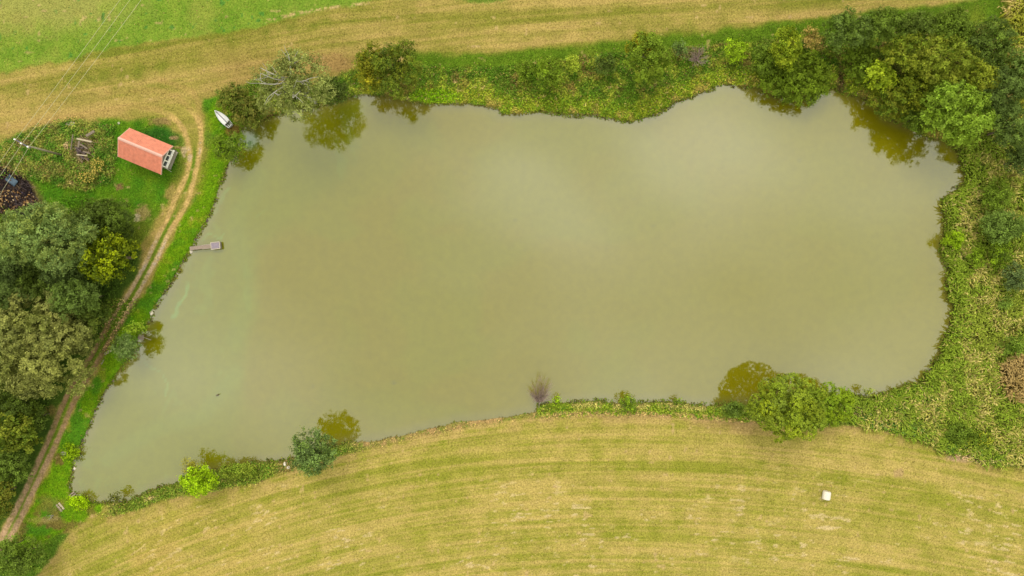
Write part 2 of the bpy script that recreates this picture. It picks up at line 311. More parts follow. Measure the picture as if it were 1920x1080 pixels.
# verge between bottom field and pond
m_bb = sst(-3, 3, segd(wu*.4+U*.6, wv*.4+V*.6, BLINE, True))*(V > 560)*sst(180,230,U+V*.0)*sst(2600,2500,U)
bb = lerp(np.broadcast_to(cc((112,140,42)), U.shape+(3,)).copy(), (160,165,62), n_s)
dry = sst(640, 680, U)*sst(1012, 1004, U)
bb = lerp(bb, (206,170,112), dry*(0.35+0.65*sst(.35,.6,n_m)))
bb = lerp(bb, (156,178,40), sst(1004,1012,U)*sst(1420,1380,U)*(.35+.5*n_m)); bb = lerp(bb, (214,190,120), sst(1008,1012,U)*sst(1400,1380,U)*sst(1.4,.4,dsh)*sst(.4,.6,n_m)*.8)
bb = lerp(bb, (178,138,96), sst(510,530,U)*sst(600,560,U)*.6)
C = C*(1-m_bb[..., None]) + bb*m_bb[..., None]
rim = sst(9, 2, np.abs(dbl-2))*(V > 560)*sst(1000,1030,U)*sst(1480,1420,U)*sst(.35,.55,n_s); C = lerp(C, (224,182,130), rim*.8)
m_lb = pm(LBANK, 4); lb = lerp(np.broadcast_to(cc((104,160,14)), U.shape+(3,)).copy(), (158,190,28), np.clip(n_s*.8+n_m*.5-.15, 0, 1))
lb = lerp(lb, (85,150,40), sst(.5,.7,fbm(U,V,40,3,2))*.6)
lb = lerp(lb, (176,176,60), sst(.62,.75,n_m)*.6); lb = lerp(lb, (152,128,74), sst(900,985,V)*sst(.5,.62,n_m)*.8)
lb = lerp(lb, (150,118,62), sst(1.1,.6,np.hypot((U-438)/18,(V-245)/14))*.9)
C = C*(1-m_lb[..., None]) + lb*m_lb[..., None]
m_lw = pm(LWEED, 5); lw = lerp(np.broadcast_to(cc((92,134,38)), U.shape+(3,)).copy(), (158,160,70), sst(.3,.7,n_p)); lw = lerp(lw, (150,134,80), sst(.58,.7,n_m)*.4)
m_la = pm(LAWN, 6); la = lerp(np.broadcast_to(cc((84,146,26)), U.shape+(3,)).copy(), (140,174,36), np.clip(n_m*1.3-.2, 0, 1)); la = lerp(la, (62,122,38), sst(1.2,.5,np.hypot((U-305)/55,(V-258)/24))*.85)  # last lerp: hut's shadow painted into the lawn colour as darker green
la = lerp(la, (158,150,64), sst(380,430,V)*.5)
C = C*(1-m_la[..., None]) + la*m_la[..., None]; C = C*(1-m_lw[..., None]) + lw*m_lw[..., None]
m_re = pm(REED, 6); re = lerp(np.broadcast_to(cc((122,136,46)), U.shape+(3,)).copy(), (166,160,70), n_s); re = lerp(re, (96,134,50), sst(.5,.65,n_l)*.5)
re = lerp(re, (96,152,66), sst(26,6,np.abs(segd(U,V,[(1590,785),(1680,800),(1760,835),(1900,860)])))*.6); re = lerp(re, (142,162,46), sst(2.6,1.2,dsh)*.85)
C = C*(1-m_re[..., None]) + re*m_re[..., None]
# upper right corner: rough yellow grass
re_tan = sst(1,.5,np.hypot((U-1825)/42,(V-640)/110)+(n_m-.5)*.9); C = lerp(C, (196,176,104), re_tan*m_re*.6); C = lerp(C, (134,120,62), sst(1850,1900,wu)*m_re*sst(.4,.6,n_m)*.6)
m_ur = sst(1870, 1900, wu)*sst(300, 250, wv); C = lerp(C, (176,166,74), m_ur*(.5+.4*n_s)); 
m_bu = pm(BURN, 4); C = lerp(C, (150,124,84), sst(16, 0, segd(wu, wv, BURN, True))*.85)
bu = lerp(np.broadcast_to(cc((52,42,42)), U.shape+(3,)).copy(), (120,92,70), sst(.5,.8,n_s)); C = C*(1-m_bu[..., None]) + bu*m_bu[..., None]
# wheel ruts
dl = segd(U+(n_s-.5)*2.5, V+(n_m-.5)*3, RUT_L); dr = segd(U+(n_s-.5)*2.5, V+(n_m-.5)*3, RUT_R)
road = sst(30, 14, np.minimum(dl, dr))*sst(400, 340, V)*(V > 195)
C = lerp(C, (172,164,72), road*.5)
mid = sst(15, 9, dl)*sst(15, 9, dr)*sst(235,300,V); C = lerp(C, (118,152,36), mid*.85)
wr = np.interp(V, [200, 300, 420, 520, 700, 1000], [8, 6.8, 6, 5.4, 6.2, 8.2])
rb = np.stack([np.interp(V, [200, 330, 420, 470, 560, 620, 720, 820, 900, 1080], k) for k in ([214,214,218,228,220,186,174,184,206,200], [178,180,180,196,186,150,138,150,170,164], [110,114,116,152,146,108,102,114,134,128])], -1)
rb = rb*(0.92+0.26*n_s)[..., None]
for dd in (dl, dr):
    m = sst(wr, wr*.42, dd)*sst(196,225,V+0*U)*(.62+.38*sst(.3,.55,n_s)); C = C*(1-m[..., None])+rb*m[..., None]
white = sst(3.8, 1, np.minimum(dl, dr))*sst(.5,.62,fbm(U,V,6,2,5))*(sst(440,465,V)*sst(560,520,V)+sst(255,262,V)*sst(300,292,V)*.6); C = lerp(C, (228,206,182), white*.9)
# loop of the track fading into the field
for pl, wd, st in (([(300,205),(250,198),(180,212),(100,225),(0,240)], 9, .45), ([(357,205),(330,180),(290,168),(200,172)], 8, .35), ([(375,225),(372,195),(360,170),(300,150)], 8, .4)):
    C = lerp(C, (208,170,104), sst(wd, wd*.3, segd(wu*.3+U*.7, wv*.3+V*.7, pl))*st)
for (eu, ev, ra, rb_, col, st) in [(345,283,6,13,(232,202,160),.9),(356,296,5,8,(232,202,160),.9),(327,258,8,5,(206,168,124),.9),(334,276,8,3,(206,176,110),.8),(322,362,13,20,(206,176,104),.8),(268,398,16,18,(196,168,112),.8),(258,408,7,9,(226,208,178),.8),
        (1800,857,30,10,(222,184,146),.95),(1845,862,50,5,(222,192,136),.8),(1685,886,11,9,(206,172,120),.8),(1300,100,26,14,(138,116,92),.6),(302,228,24,9,(176,142,96),.75),(100,345,26,16,(164,130,90),.0),(225,350,9,7,(168,132,92),.9),(45,268,16,9,(160,128,88),.8),(128,272,5,11,(226,190,150),.95),(152,282,18,22,(158,136,98),.75),(168,325,22,20,(176,156,92),.6),(95,318,34,16,(160,140,82),.5),
        (75,975,30,6,(196,178,104),.6),(97,972,18,5,(206,182,130),.5),(285,933,14,4,(226,192,140),.8),(620,118,55,18,(184,140,92),.5),(1600,770,30,12,(206,184,122),.85),(1650,780,26,12,(210,180,122),.85),(1900,705,30,48,(176,140,84),.8),(1640,770,30,8,(110,160,76),.4),(1310,300,1,1,(0,0,0),0),(98,770,8,14,(190,150,90),.6),(1575,160,9,40,(104,88,52),.9),(112,862,10,12,(160,130,80),.8)]:
    e = sst(1.15, 0.6, np.hypot((U-eu)/ra, (V-ev)/rb_)+(n_s-0.5)*0.9); C = lerp(C, col, e*st)
# random bare and pale specks in the fields
sp = sst(.80,.88, fbm(U,V,11,2,11)); C = lerp(C, (228,192,140), sp*.6*(1-m_wo)*(1-m_re))
# wet earth along the water line
C = lerp(C, (96,84,50), sst(0.26, 0.08, dsh)*.7)
C = np.where((dsh < 0)[..., None], cc((104,96,50)), C)
Z = (fbm(U, V, 60, 3, 3)-0.5)*0.12
Z = np.where(dsh > 0, Z*sst(0.3,2,dsh) - 0.32*sst(0.75, 0.0, dsh), -0.32+np.maximum(dsh*0.5, -0.8))
Z -= 0.07*sst(wr, 2, np.minimum(dl, dr))*(V > 230)
mound = sst(8, -46, segd(U, V, BURN, True)); Z += mound*0.9*(0.6+.6*n_m)
nx, ny = GX.shape
idx = np.arange(nx*ny).reshape(nx, ny)
F = np.stack([idx[:-1, :-1], idx[1:, :-1], idx[1:, 1:], idx[:-1, 1:]], -1).reshape(-1, 4)
keep = (dsh.ravel()[F] > -1.4).any(1); F = F[keep]
used = np.zeros(nx*ny, bool); used[F] = True; remap = np.cumsum(used)-1
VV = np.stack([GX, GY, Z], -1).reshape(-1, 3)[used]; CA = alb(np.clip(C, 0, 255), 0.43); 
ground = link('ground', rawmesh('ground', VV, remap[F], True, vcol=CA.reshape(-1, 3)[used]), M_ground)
tag(ground, kind='structure')

def look(arr, x, y):
    i = np.clip(np.searchsorted(X, x)-0, 0, nx-1); j = np.clip(np.searchsorted(Y, y), 0, ny-1); return arr[i, j]

# ------------------------------------------------------------------ water
WL = -0.27
wx = np.arange(-66, 68, 0.3); wy = np.arange(-33, 31, 0.3)
WX, WY = np.meshgrid(wx, wy, indexing='ij'); wU, wV = UV(WX, WY); wd_ = segd(wU, wV, SHORE, True)*SC
q1 = wU+(fbm(wU, wV, 120, 4, 2)-.5)*120; q2 = wV+(fbm(wU, wV, 120, 4, 6)-.5)*120
BW = [(700,150),(640,330),(505,450),(470,520),(478,600),(452,700),(430,860),(100,1000),(100,200)]
gl = sst(22, -16, segd(wU+(fbm(wU, wV, 70, 4, 3)-.5)*50, wV, BW, True))
wcB = alb((141,131,14), .43)[None, None, :]*np.ones(WX.shape+(1,))
def wl(c, m): 
    global wcB
    wcB = wcB + (alb(c, .43)-wcB)*m[..., None]
wl((135,136,14), gl*.8)
wl((136,136,16), sst(.42,.62,fbm(q1, q2, 150, 3, 4))*.5)
wl((144,136,14), sst(1000,1500,wU)*.6)
wl((136,152,50), sst(.60,.70,fbm(q1*2.2, q2*.8, 60, 4, 7))*gl*.3)                       # algae wisps
for pl, wd, st in (([(352,530),(344,553),(335,566),(328,585),(320,592)], 5, .9), ([(352,445),(368,452),(380,444),(396,440),(412,446),(418,440)], 2.6, .55), ([(270,680),(300,700),(312,720),(306,745)], 3, .5), ([(425,352),(414,378),(398,400)], 5, .6), ([(200,860),(300,800),(380,780),(440,700)], 26, .14),([(480,330),(440,420),(470,540),(440,640)], 30, .12)):
    wl((138,164,70), sst(wd, wd*.2, segd(wU+(fbm(wU,wV,18,3,8)-.5)*14, wV+(fbm(wU,wV,18,3,1)-.5)*14, pl))*st)
wl((124,168,130), sst(26,6,np.hypot(wU-465,wV-262))*.6)
wl((140,132,70), sst(1.6, 0.1, -wd_)*.6)                                                # greyer tone towards the shore
for k in range(26):
    pu, pv = RNG.uniform(150,1780), RNG.uniform(180,900); wl((104,104,60), sst(4,1,np.hypot((wU-pu)/1.6,wV-pv))*RNG.uniform(.1,.4))
nx2, ny2 = WX.shape; ix = np.arange(nx2*ny2).reshape(nx2, ny2)
Fw = np.stack([ix[:-1, :-1], ix[1:, :-1], ix[1:, 1:], ix[:-1, 1:]], -1).reshape(-1, 4); Fw = Fw[(wd_.ravel()[Fw] < 0.9).any(1)]
uw = np.zeros(nx2*ny2, bool); uw[Fw] = True; rm = np.cumsum(uw)-1
water = link('pond_water', rawmesh('pond_water', np.stack([WX, WY, np.full(WX.shape, WL)], -1).reshape(-1, 3)[uw], rm[Fw], True, vcol=wcB.reshape(-1, 3)[uw]), M_water)
tag(water, kind='structure')

# ------------------------------------------------------------------ low plants and grass (countless: stuff)
land = (dsh > 0.05)
rutm = sst(wr*1.25, wr*.5, np.minimum(dl, dr))*(V > 205)
def scatter(mask, dens, rng, bbox=(-78, 78, -45, 45)):
    n = int((bbox[1]-bbox[0])*(bbox[3]-bbox[2])*dens); x = rng.uniform(bbox[0], bbox[1], n); y = rng.uniform(bbox[2], bbox[3], n)
    k = look(mask, x, y) > rng.random(n); return x[k], y[k]
def cover(name, mask, dens, hmin, hmax, size, rng, label, cat, hscale=30, tilt=0.7, var=0.28, aspect=0.5, tint=None, bright=1.15, bbox=(-78, 78, -45, 45), clump=0.0):
    x, y = scatter(mask, dens, rng, bbox); u, v = UV(x, y); n = len(x)
    hh = hmin+(hmax-hmin)*np.clip(fbm(u, v, hscale, 3, 9)*1.8-.4, 0, 1)
    z = look(Z, x, y) + hh*(1-rng.random(n)**2*0.8)
    col = look(CA, x, y)*bright*(1+rng.normal(0, var, n))[:, None].clip(0.35, 1.9)
    if tint is not None:
        for c, p in tint:
            k = (vn(u/clump if clump else u/3, v/clump if clump else v/3, int(p*100) % 11) > 1-p) if clump else rng.random(n) < p
            col[k] = alb(c, .55)*(1+rng.normal(0, .2, k.sum()))[:, None].clip(.5, 1.6)
    nr = np.stack([rng.normal(0, tilt, n), rng.normal(0, tilt, n), np.ones(n)], 1)
    sz = size*rng.uniform(.6, 1.4, n)
    o = quads_obj(name, leafquads(np.stack([x, y, z], 1), nr, sz, rng, aspect), np.clip(col, 0, 1), M_grass)
    return tag(o, label, cat, kind='stuff')
r_ = np.random.default_rng
field = (1-m_wo)*(1-m_re)*(1-m_wt)*(1-m_lb)*(1-m_bu)*(1-rutm)*(dsh > .3)
cover('field_stubble', field*.9, 14, 0.02, 0.08, 0.20, r_(1), 'short mown grass stubble over the hay fields around the pond', 'grass', tilt=.5, var=.2, aspect=.3, bright=1.08, tint=[((226,196,120), .07)])
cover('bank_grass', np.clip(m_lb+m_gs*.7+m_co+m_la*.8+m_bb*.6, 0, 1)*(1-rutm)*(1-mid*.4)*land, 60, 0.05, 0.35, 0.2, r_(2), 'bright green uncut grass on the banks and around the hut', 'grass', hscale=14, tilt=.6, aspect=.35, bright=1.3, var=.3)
cover('bank_weeds', np.clip(m_wt+m_lw*(1-.85*sst(1.2,.8,np.hypot((U-156)/17,(V-276)/24)))+m_bb*.8*(1-dry*.75), 0, 1)*land*(1-m_lb), 85, 0.1, 0.9, 0.26, r_(3), 'tangled green and brown weeds on the pond banks', 'weeds', hscale=12, tilt=.6, bright=1.75, var=.3, tint=[((200,180,90), .05), ((110,156,40), .18), ((160,136,90), .03)])
cover('undergrowth', m_wo*land*sst(10,24,np.minimum(dl,dr)), 75, 0.2, 1.8, 0.27, r_(4), 'dark nettles and brambles growing under the trees left of the track', 'undergrowth', hscale=40, bright=1.25, var=.35, bbox=(-85, -50, -48, 16))
# reed bed: bent blades, each three short segments long
def reeds(name, mask, dens, rng, pal, length, label, bbox):
    x, y = scatter(mask, dens, rng, bbox); n = len(x); u, v = UV(x, y)
    ang = fbm(u, v, 45, 2, 3)*14 + fbm(u, v, 9, 2, 6)*7 + rng.normal(0, .35, n)
    L = length*rng.uniform(.6, 1.3, n); lean = rng.uniform(.35, .9, n); w_ = rng.uniform(.05, .11, n)
    dx, dy = np.cos(ang), np.sin(ang); z0 = look(Z, x, y); prof = [(0, 0), (.3, .5), (.65, .82), (1, .78)]
    pts = [np.stack([x+dx*L*lean*a, y+dy*L*lean*a, z0+L*b*(1.15-lean*.5)], 1) for a, b in prof]
    side = np.stack([-dy, dx, np.zeros(n)], 1); Vs = []
    ww = [.7, 1, .9, .15]
    for i in range(3):
        Vs.append(np.stack([pts[i]-side*(w_*ww[i])[:, None], pts[i]+side*(w_*ww[i])[:, None], pts[i+1]+side*(w_*ww[i+1])[:, None], pts[i+1]-side*(w_*ww[i+1])[:, None]], 1))
    zone = np.clip(fbm(u, v, 45, 3, 7)*3.2-1.15 + .35*look(re_tan, x, y) + rng.normal(0, .16, n), 0, .999); near = look(dsh, x, y) < 1.9
    k = (zone*len(pal)).astype(int).clip(0, len(pal)-1); k = np.where(near & (rng.random(n) < .8), 0, k)
    col = np.array([alb(c, .70) for c in pal])[k]*(1+rng.normal(0, .22, n))[:, None].clip(.5, 1.6)
    o = quads_obj(name, np.concatenate(Vs), np.clip(np.concatenate([col, col*1.02, col*1.05]), 0, 1), M_grass)
    return tag(o, label, 'reeds', kind='stuff')
notbrown = 1-sst(1.1, .8, np.hypot((U-1905)/32, (V-705)/46))
reeds('reed_bed', m_re*land*notbrown, 40, r_(5), [(134,154,44), (138,154,50), (164,164,70), (184,172,88), (200,184,108), (144,156,52)], 1.15, 'bent yellow and green reeds filling the right bank of the pond', (48, 82, -28, 24))
reeds('brown_reeds', np.clip(1-notbrown, 0, 1)*land, 50, r_(6), [(176,148,92), (160,134,76), (192,168,110)], 1.6, 'patch of rusty brown dead reeds at the right edge', (69, 78, -18, -8))
reeds('rough_grass', m_ur*.9, 26, r_(16), [(160,160,50), (190,178,84), (206,180,112)], 1.1, 'rough yellow grass beyond the wood at the upper right', (66, 80, 14, 46))
cover('reed_weeds', m_re*land*notbrown, 60, 0.1, 1.0, 0.22, r_(7), 'green weeds growing between the reeds of the right bank', 'weeds', hscale=15, tilt=.7, bright=2.0, var=.3, bbox=(47, 82, -28, 24), tint=[((206,186,120), .14), ((96,136,44), .08)])
fr = sst(.55, .15, dsh)*(dsh > -0.35)*(fbm(U, V, 9, 2, 4) > .42)*(1-dry)
cover('shore_fringe', fr, 90, 0.12, 0.45, 0.24, r_(8), 'ragged fringe of plants hanging over the water line', 'plants', hscale=8, tilt=.7, bright=1.6, var=.3, tint=[((136,166,40), .5), ((170,168,70), .2)])

# ------------------------------------------------------------------ trees and bushes
def shore_safe(x, y):
    if look(dsh, np.array([x]), np.array([y]))[0] > 0.35: return x, y
    i0 = np.searchsorted(X, x); j0 = np.searchsorted(Y, y); r = 70
    sl_ = (slice(max(i0-r, 0), i0+r), slice(max(j0-r, 0), j0+r)); ok = dsh[sl_] > 0.4
    dd = np.where(ok, (GX[sl_]-x)**2+(GY[sl_]-y)**2, 1e9); k = np.unravel_index(dd.argmin(), dd.shape)
    return GX[sl_][k], GY[sl_][k]
def limb(mb, p0, p1, r0, r1, rng, bend=.12, n=5, seg=4):
    p0, p1 = np.array(p0, float), np.array(p1, float); L = np.linalg.norm(p1-p0); off = rng.normal(0, bend*L, 3)
    pts = [p0+(p1-p0)*t+off*math.sin(math.pi*t)*.6 for t in np.linspace(0, 1, seg)]
    mb.tube(pts, [r0+(r1-r0)*t for t in np.linspace(0, 1, seg)], n); return pts
tree_count = 0
def tree(name, label, cat, u, v, ru, rv, hc, cols, lobes=16, lf=.36, leaf=.24, dens=42, flat=.75, sparse=1.0, group=None, bark=None, dead=0, jag=.18, spray=2.6, push=.72, even=.13):
    """cols: list of photo colours of its clumps; hc: height of the crown's centre"""
    global tree_count
    lobes = int(lobes*1.45); lf = lf*.82; tree_count += 1; rng = np.random.default_rng(100+tree_count)
    x, y, z = P(u, v, hc); k = SC*(H-hc)/H; rx, ry = ru*k, rv*k; rm_ = (rx+ry)/2; rz = min(rm_*flat, hc*.92)
    bx, by = shore_safe(x, y); bz = float(look(Z, np.array([bx]), np.array([by]))[0]); loc = (bx, by, bz)
    root = empty(name, loc); tag(root, label, cat, group)
    c0 = np.array([x-bx, y-by, hc-bz])
    R3 = np.array([rx, ry, rz])
    # clumps spread over the crown
    n = lobes; i = np.arange(n)+.5; ph = i*2.39996+rng.uniform(0, 6); zz = 1-1.28*i/n; rr = np.sqrt(np.clip(1-zz**2, 0, 1))
    D = np.stack([rr*np.cos(ph), rr*np.sin(ph), zz], 1)+rng.normal(0, even, (n, 3)); 
    lr = lf*rng.uniform(.7, 1.3, n)*rm_
    LC = c0+D*(R3[None, :]-lr[:, None]*push).clip(.1)*rng.uniform(.88, 1.08, n)[:, None]
    P_, N_, C_, S_ = [], [], [], []
    pal = np.array([alb((max(c[0]*.985, c[1]*.84), c[1], min(c[2]*.88, c[1]*.56)), .80) for c in cols])
    for j in range(n):
        A = 4*math.pi*lr[j]**2; ns = max(6, int(A*spray)); sd_ = rng.normal(size=(ns, 3)); sd_ /= np.linalg.norm(sd_, axis=1, keepdims=True); sd_ = sd_[sd_[:, 2] > -.5]; ns = len(sd_)
        sr = rng.uniform(.94-jag*1.3, 1.0+jag, ns); m = max(12, int(A*dens*sparse*.85)); k_ = rng.integers(ns, size=m); sg = .55/math.sqrt(spray)*.5
        d = sd_[k_]; q = LC[j]+d*lr[j]*sr[k_][:, None]*np.array([1, 1, .85])+rng.normal(0, sg, (m, 3))*np.array([1, 1, .7])
        sb_ = rng.uniform(.8, 1.2, ns)[k_]
        P_.append(q); N_.append(d*1.05+np.array([0, 0, .28])+rng.normal(0, .32, (m, 3)))
        base = pal[rng.integers(len(pal))]*.6+pal[rng.integers(len(pal))]*.4; base = base*rng.uniform(.78, 1.24)
        mixk = rng.random(m) < .3
        cc_ = np.where(mixk[:, None], pal[rng.integers(len(pal), size=m)], base[None, :])*((1+rng.normal(0, .2, m))*sb_)[:, None].clip(.4, 1.8)
        C_.append(cc_); S_.append(leaf*rng.uniform(.65, 1.35, m))
    # inner, looser foliage
    m = int(rx*ry*math.pi*11*sparse); d = rng.normal(size=(m, 3)); d /= np.linalg.norm(d, axis=1, keepdims=True); r = rng.uniform(.15, .62, m)
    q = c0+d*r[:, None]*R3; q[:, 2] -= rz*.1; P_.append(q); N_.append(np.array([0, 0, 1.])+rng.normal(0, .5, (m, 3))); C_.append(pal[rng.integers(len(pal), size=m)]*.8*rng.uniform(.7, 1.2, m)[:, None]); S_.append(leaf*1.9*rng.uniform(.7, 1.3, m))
    Pp = np.concatenate(P_); Pp[:, 2] = np.maximum(Pp[:, 2], .06)
    Vq = leafquads(Pp, np.concatenate(N_), np.concatenate(S_), rng, .55)
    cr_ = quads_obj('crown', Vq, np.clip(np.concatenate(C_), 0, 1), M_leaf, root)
    # trunk with limbs reaching into the clumps
    mb = MB(); tr = max(.06, rm_*.055); fork = c0*np.array([.6, .6, .42])
    limb(mb, (0, 0, -.15), fork, tr*1.3, tr, rng, .03, 7, 4)
    for j in range(min(n, 9)): limb(mb, fork, fork+(LC[j]-fork)*.92, tr*.6, tr*.14, rng, .1, 5, 4)
    mb.build('trunk', bark or M_bark, root, smooth=True)
    if dead:
        db = MB()
        for q in range(dead):
            a = rng.uniform(0, 6.28); st = c0+np.array([math.cos(a)*rx*.15, math.sin(a)*ry*.15, rz*.55]); en = c0+np.array([math.cos(a)*rx*rng.uniform(.5, .85), math.sin(a)*ry*rng.uniform(.5, .85), rz*rng.uniform(.95, 1.15)])
            pts = limb(db, st, en, .10, .035, rng, .1, 4, 5)
            for h in range(5):
                s0 = pts[rng.integers(1, 5)]; e0 = s0+rng.normal(0, 1, 3)*np.array([1, 1, .2])*.8+ (en-st)*.18; limb(db, s0, e0, .045, .02, rng, .15, 3, 3)
        db.build('dead_branches', M_pale_bark, root, smooth=True)
    return root
def bare_bush(name, label, u, v, ru, hc, mat, n=46, rad=.022, base=None):
    x, y, z = P(u, v, hc); bx, by = shore_safe(*(P(*base)[:2] if base else (x, y))); bz = -.3; root = empty(name, (bx, by, bz)); tag(root, label, 'bush'); rng = np.random.default_rng(int(u))
    mb = MB(); c0 = np.array([x-bx, y-by, hc-bz]); R = ru*SC*1.1
    limb(mb, (0, 0, 0), c0*.45, rad*2.6, rad*2, rng, .04, 5, 3); tw = MB()
    for i in range(n):
        d = rng.normal(size=3); d /= np.linalg.norm(d); d[2] = abs(d[2])*.35; en = c0+d*R*rng.uniform(.75, 1.05); pts = limb(mb, c0*.4, en, rad*1.3, rad*.5, rng, .07, 3, 4)
        for h in range(6):
            s0 = pts[rng.integers(1, 4)]; dd = (en-c0*.4)*.28+rng.normal(0, R*.16, 3); limb(tw, s0, s0+dd, rad*.55, rad*.25, rng, .05, 3, 2)
    mb.build('branches', mat, root); tw.build('twigs', mat, root); return root

G_L = 'trees of the wood left of the track'; G_R = 'trees of the wood at the upper right'; G_B = 'shrubs along the top bank'; G_E = 'shrubs in the reed bed'
T = tree
# left wood
T('leafy_tree', 'dim green tree at the left edge below the ash heap', 'tree', 18, 438, 32, 42, 5.5, [(104,126,44),(84,112,40)], group=G_L)
T('leafy_tree', 'small bluish dark green tree at the left edge south of the pale round willow', 'tree', 22, 502, 36, 34, 5, [(54,94,52),(62,104,58),(80,104,50)], group=G_L)
T('leafy_tree', 'dark olive tree between the pale willow and the big olive willow', 'tree', 72, 527, 40, 30, 5, [(82,100,38),(70,88,34)], group=G_L)
T('leafy_tree', 'dark grey-green tree tucked under the south side of the pale willow', 'tree', 120, 500, 42, 36, 6, [(84,104,56),(72,92,48)], group=G_L)
T('leafy_tree', 'dark green tree on the north-east edge of the left wood, above the yellow-green one', 'tree', 195, 412, 52, 38, 4.5, [(84,108,40),(96,116,44),(70,98,44)], lobes=22, group=G_L)
T('willow_tree', 'large pale grey-green willow with a round clumpy crown below the ash heap', 'tree', 98, 447, 78, 62, 8.5, [(134,152,92),(112,132,74),(150,156,84),(146,166,116),(100,120,66)], lobes=34, lf=.27, leaf=.22, dens=58, group=G_L)
T('leafy_tree', 'round yellow-green speckled tree beside the track in the left wood', 'tree', 199, 480, 52, 46, 6.5, [(150,158,20),(126,138,22),(98,112,22),(72,88,24)], lobes=42, lf=.2, leaf=.34, dens=26, jag=.3, group=G_L)
T('leafy_tree', 'grey-green tree at the left edge just above the big olive willow', 'tree', 10, 556, 42, 24, 6, [(104,120,64),(90,108,54)], group=G_L)
T('leafy_tree', 'round mid-green tree above right of the big olive willow', 'tree', 140, 556, 44, 38, 6.5, [(98,128,66),(84,112,56),(104,130,60)], lobes=26, lf=.28, group=G_L)
T('leafy_tree', 'olive-green tree between the big olive willow and the track', 'tree', 172, 600, 28, 42, 3.2, [(96,116,52),(108,118,48)], group=G_L)
T('willow_tree', 'biggest olive-brown willow overhanging the track in the left wood', 'tree', 68, 648, 98, 97, 4.8, [(150,148,86),(132,134,72),(144,144,90),(114,118,62),(160,158,92)], lobes=46, lf=.23, leaf=.25, dens=50, group=G_L)
T('leafy_tree', 'low dark green tree just below the big olive willow', 'tree', 28, 755, 46, 26, 3.5, [(66,104,36),(58,94,40)], group=G_L)
T('leafy_tree', 'coarse-leaved green tree at the left edge below the big willow', 'tree', 34, 808, 40, 42, 3.6, [(110,124,40),(92,112,38),(130,134,46)], lobes=34, lf=.22, leaf=.34, dens=26, jag=.25, group=G_L)
T('bush', 'dark bush against the track beside the coarse-leaved tree', 'bush', 70, 782, 16, 22, 2.5, [(76,104,42),(90,112,44)], group=G_L)
T('leafy_tree', 'mid-green tree at the left edge beside the bend of the track', 'tree', 20, 872, 36, 34, 3, [(80,112,46),(92,122,48)], group=G_L)
T('leafy_tree', 'small olive tree at the left edge where the track leaves the frame', 'tree', 0, 925, 26, 42, 3, [(124,122,46),(96,112,40)], group=G_L)
T('bush', 'big green bush in the bottom left corner between track and mown field', 'bush', 38, 1040, 46, 38, 3.5, [(88,130,52),(78,120,50),(104,136,48)], lobes=26, lf=.27)
T('bush', 'small lime-yellow bush beside the track in the bottom left corner', 'bush', 22, 1024, 9, 8, 2.5, [(190,196,60),(160,178,50)], lobes=6)
# bushes along the left bank
T('bush', 'dark green bush leaning over the pond below the boat', 'bush', 430, 276, 30, 27, 2.8, [(88,130,42),(78,118,50),(112,150,40)], lobes=20, lf=.3)
T('bush', 'grey-green willow bush on the left bank beside the small fishing stand', 'bush', 238, 650, 24, 25, 3, [(118,138,84),(130,144,92),(100,122,70)], lobes=16, leaf=.22)
T('bush', 'light green leafy bush just above the small fishing stand', 'bush', 258, 616, 21, 10, 1.8, [(140,168,50),(160,180,60)], lobes=9, leaf=.3)
# top bank
T('bush', 'olive-brown bush right behind the white boat', 'bush', 436, 186, 28, 26, 3.0, [(110,124,50),(90,112,46),(136,126,60)], lobes=18, group=G_B)
T('bush', 'brown-tinged bush overhanging the cove right of the boat', 'bush', 468, 212, 30, 30, 2.3, [(136,126,62),(116,116,50),(100,116,44)], lobes=18, group=G_B)
T('willow_tree', 'sparse grey-green willow with bleached dead branches on the top bank', 'tree', 553, 160, 68, 60, 9.3, [(150,152,92),(134,138,80),(162,166,104),(120,126,70)], lobes=34, lf=.25, leaf=.25, dens=30, sparse=.8, bark=M_pale_bark, dead=7, jag=.25)
T('bush', 'dark green bush at the water between the willow and the dark tree', 'bush', 626, 172, 26, 24, 3.5, [(100,112,52),(84,104,46)], lobes=14, group=G_B)
T('leafy_tree', 'yellowing tree touching the left side of the dark green tree on the top bank', 'tree', 697, 128, 27, 40, 5, [(158,146,38),(130,132,38),(112,124,40)], lobes=20)
T('leafy_tree', 'dark green upright tree on the top bank right of the yellowing one', 'tree', 745, 132, 44, 50, 6, [(88,114,40),(76,106,40),(112,124,38),(132,134,44)], lobes=30, lf=.25, jag=.25)
T('bush', 'small bright green bush left of the round one on the middle top bank', 'bush', 984, 132, 17, 20, 2.2, [(96,134,40),(112,142,44)], lobes=10, group=G_B)
T('bush', 'round fresh green bush on the middle of the top bank', 'bush', 1030, 138, 26, 30, 3.5, [(98,148,40),(84,128,40)], lobes=20, lf=.28, group=G_B)
T('bush', 'narrow lime-yellow bush right of the round green bush', 'bush', 1074, 121, 12, 19, 2.4, [(170,180,64),(146,160,54)], lobes=8, group=G_B)
T('bush', 'low dark bluish bush left of the yellow-topped tree', 'bush', 1136, 122, 22, 16, 2.2, [(78,108,50),(90,118,50)], lobes=12, group=G_B)
T('leafy_tree', 'green tree turning yellow at its top on the middle top bank', 'tree', 1218, 112, 40, 46, 5.5, [(96,134,46),(110,140,44),(124,140,40)], lobes=30, lf=.25)
T('bush', 'golden-yellow crown clump at the field side of the green tree', 'bush', 1205, 84, 26, 22, 5.2, [(176,158,44),(156,148,44),(134,142,40)], lobes=12)
T('bush', 'small teal-green bush right of the yellow-topped tree', 'bush', 1274, 92, 14, 17, 2.2, [(88,130,76),(100,134,76)], lobes=8, group=G_B)
bare_bush('dead_bush', 'leafless purple-grey bush on the top bank', 1310, 108, 16, 1.6, M_twig, 40, .03)
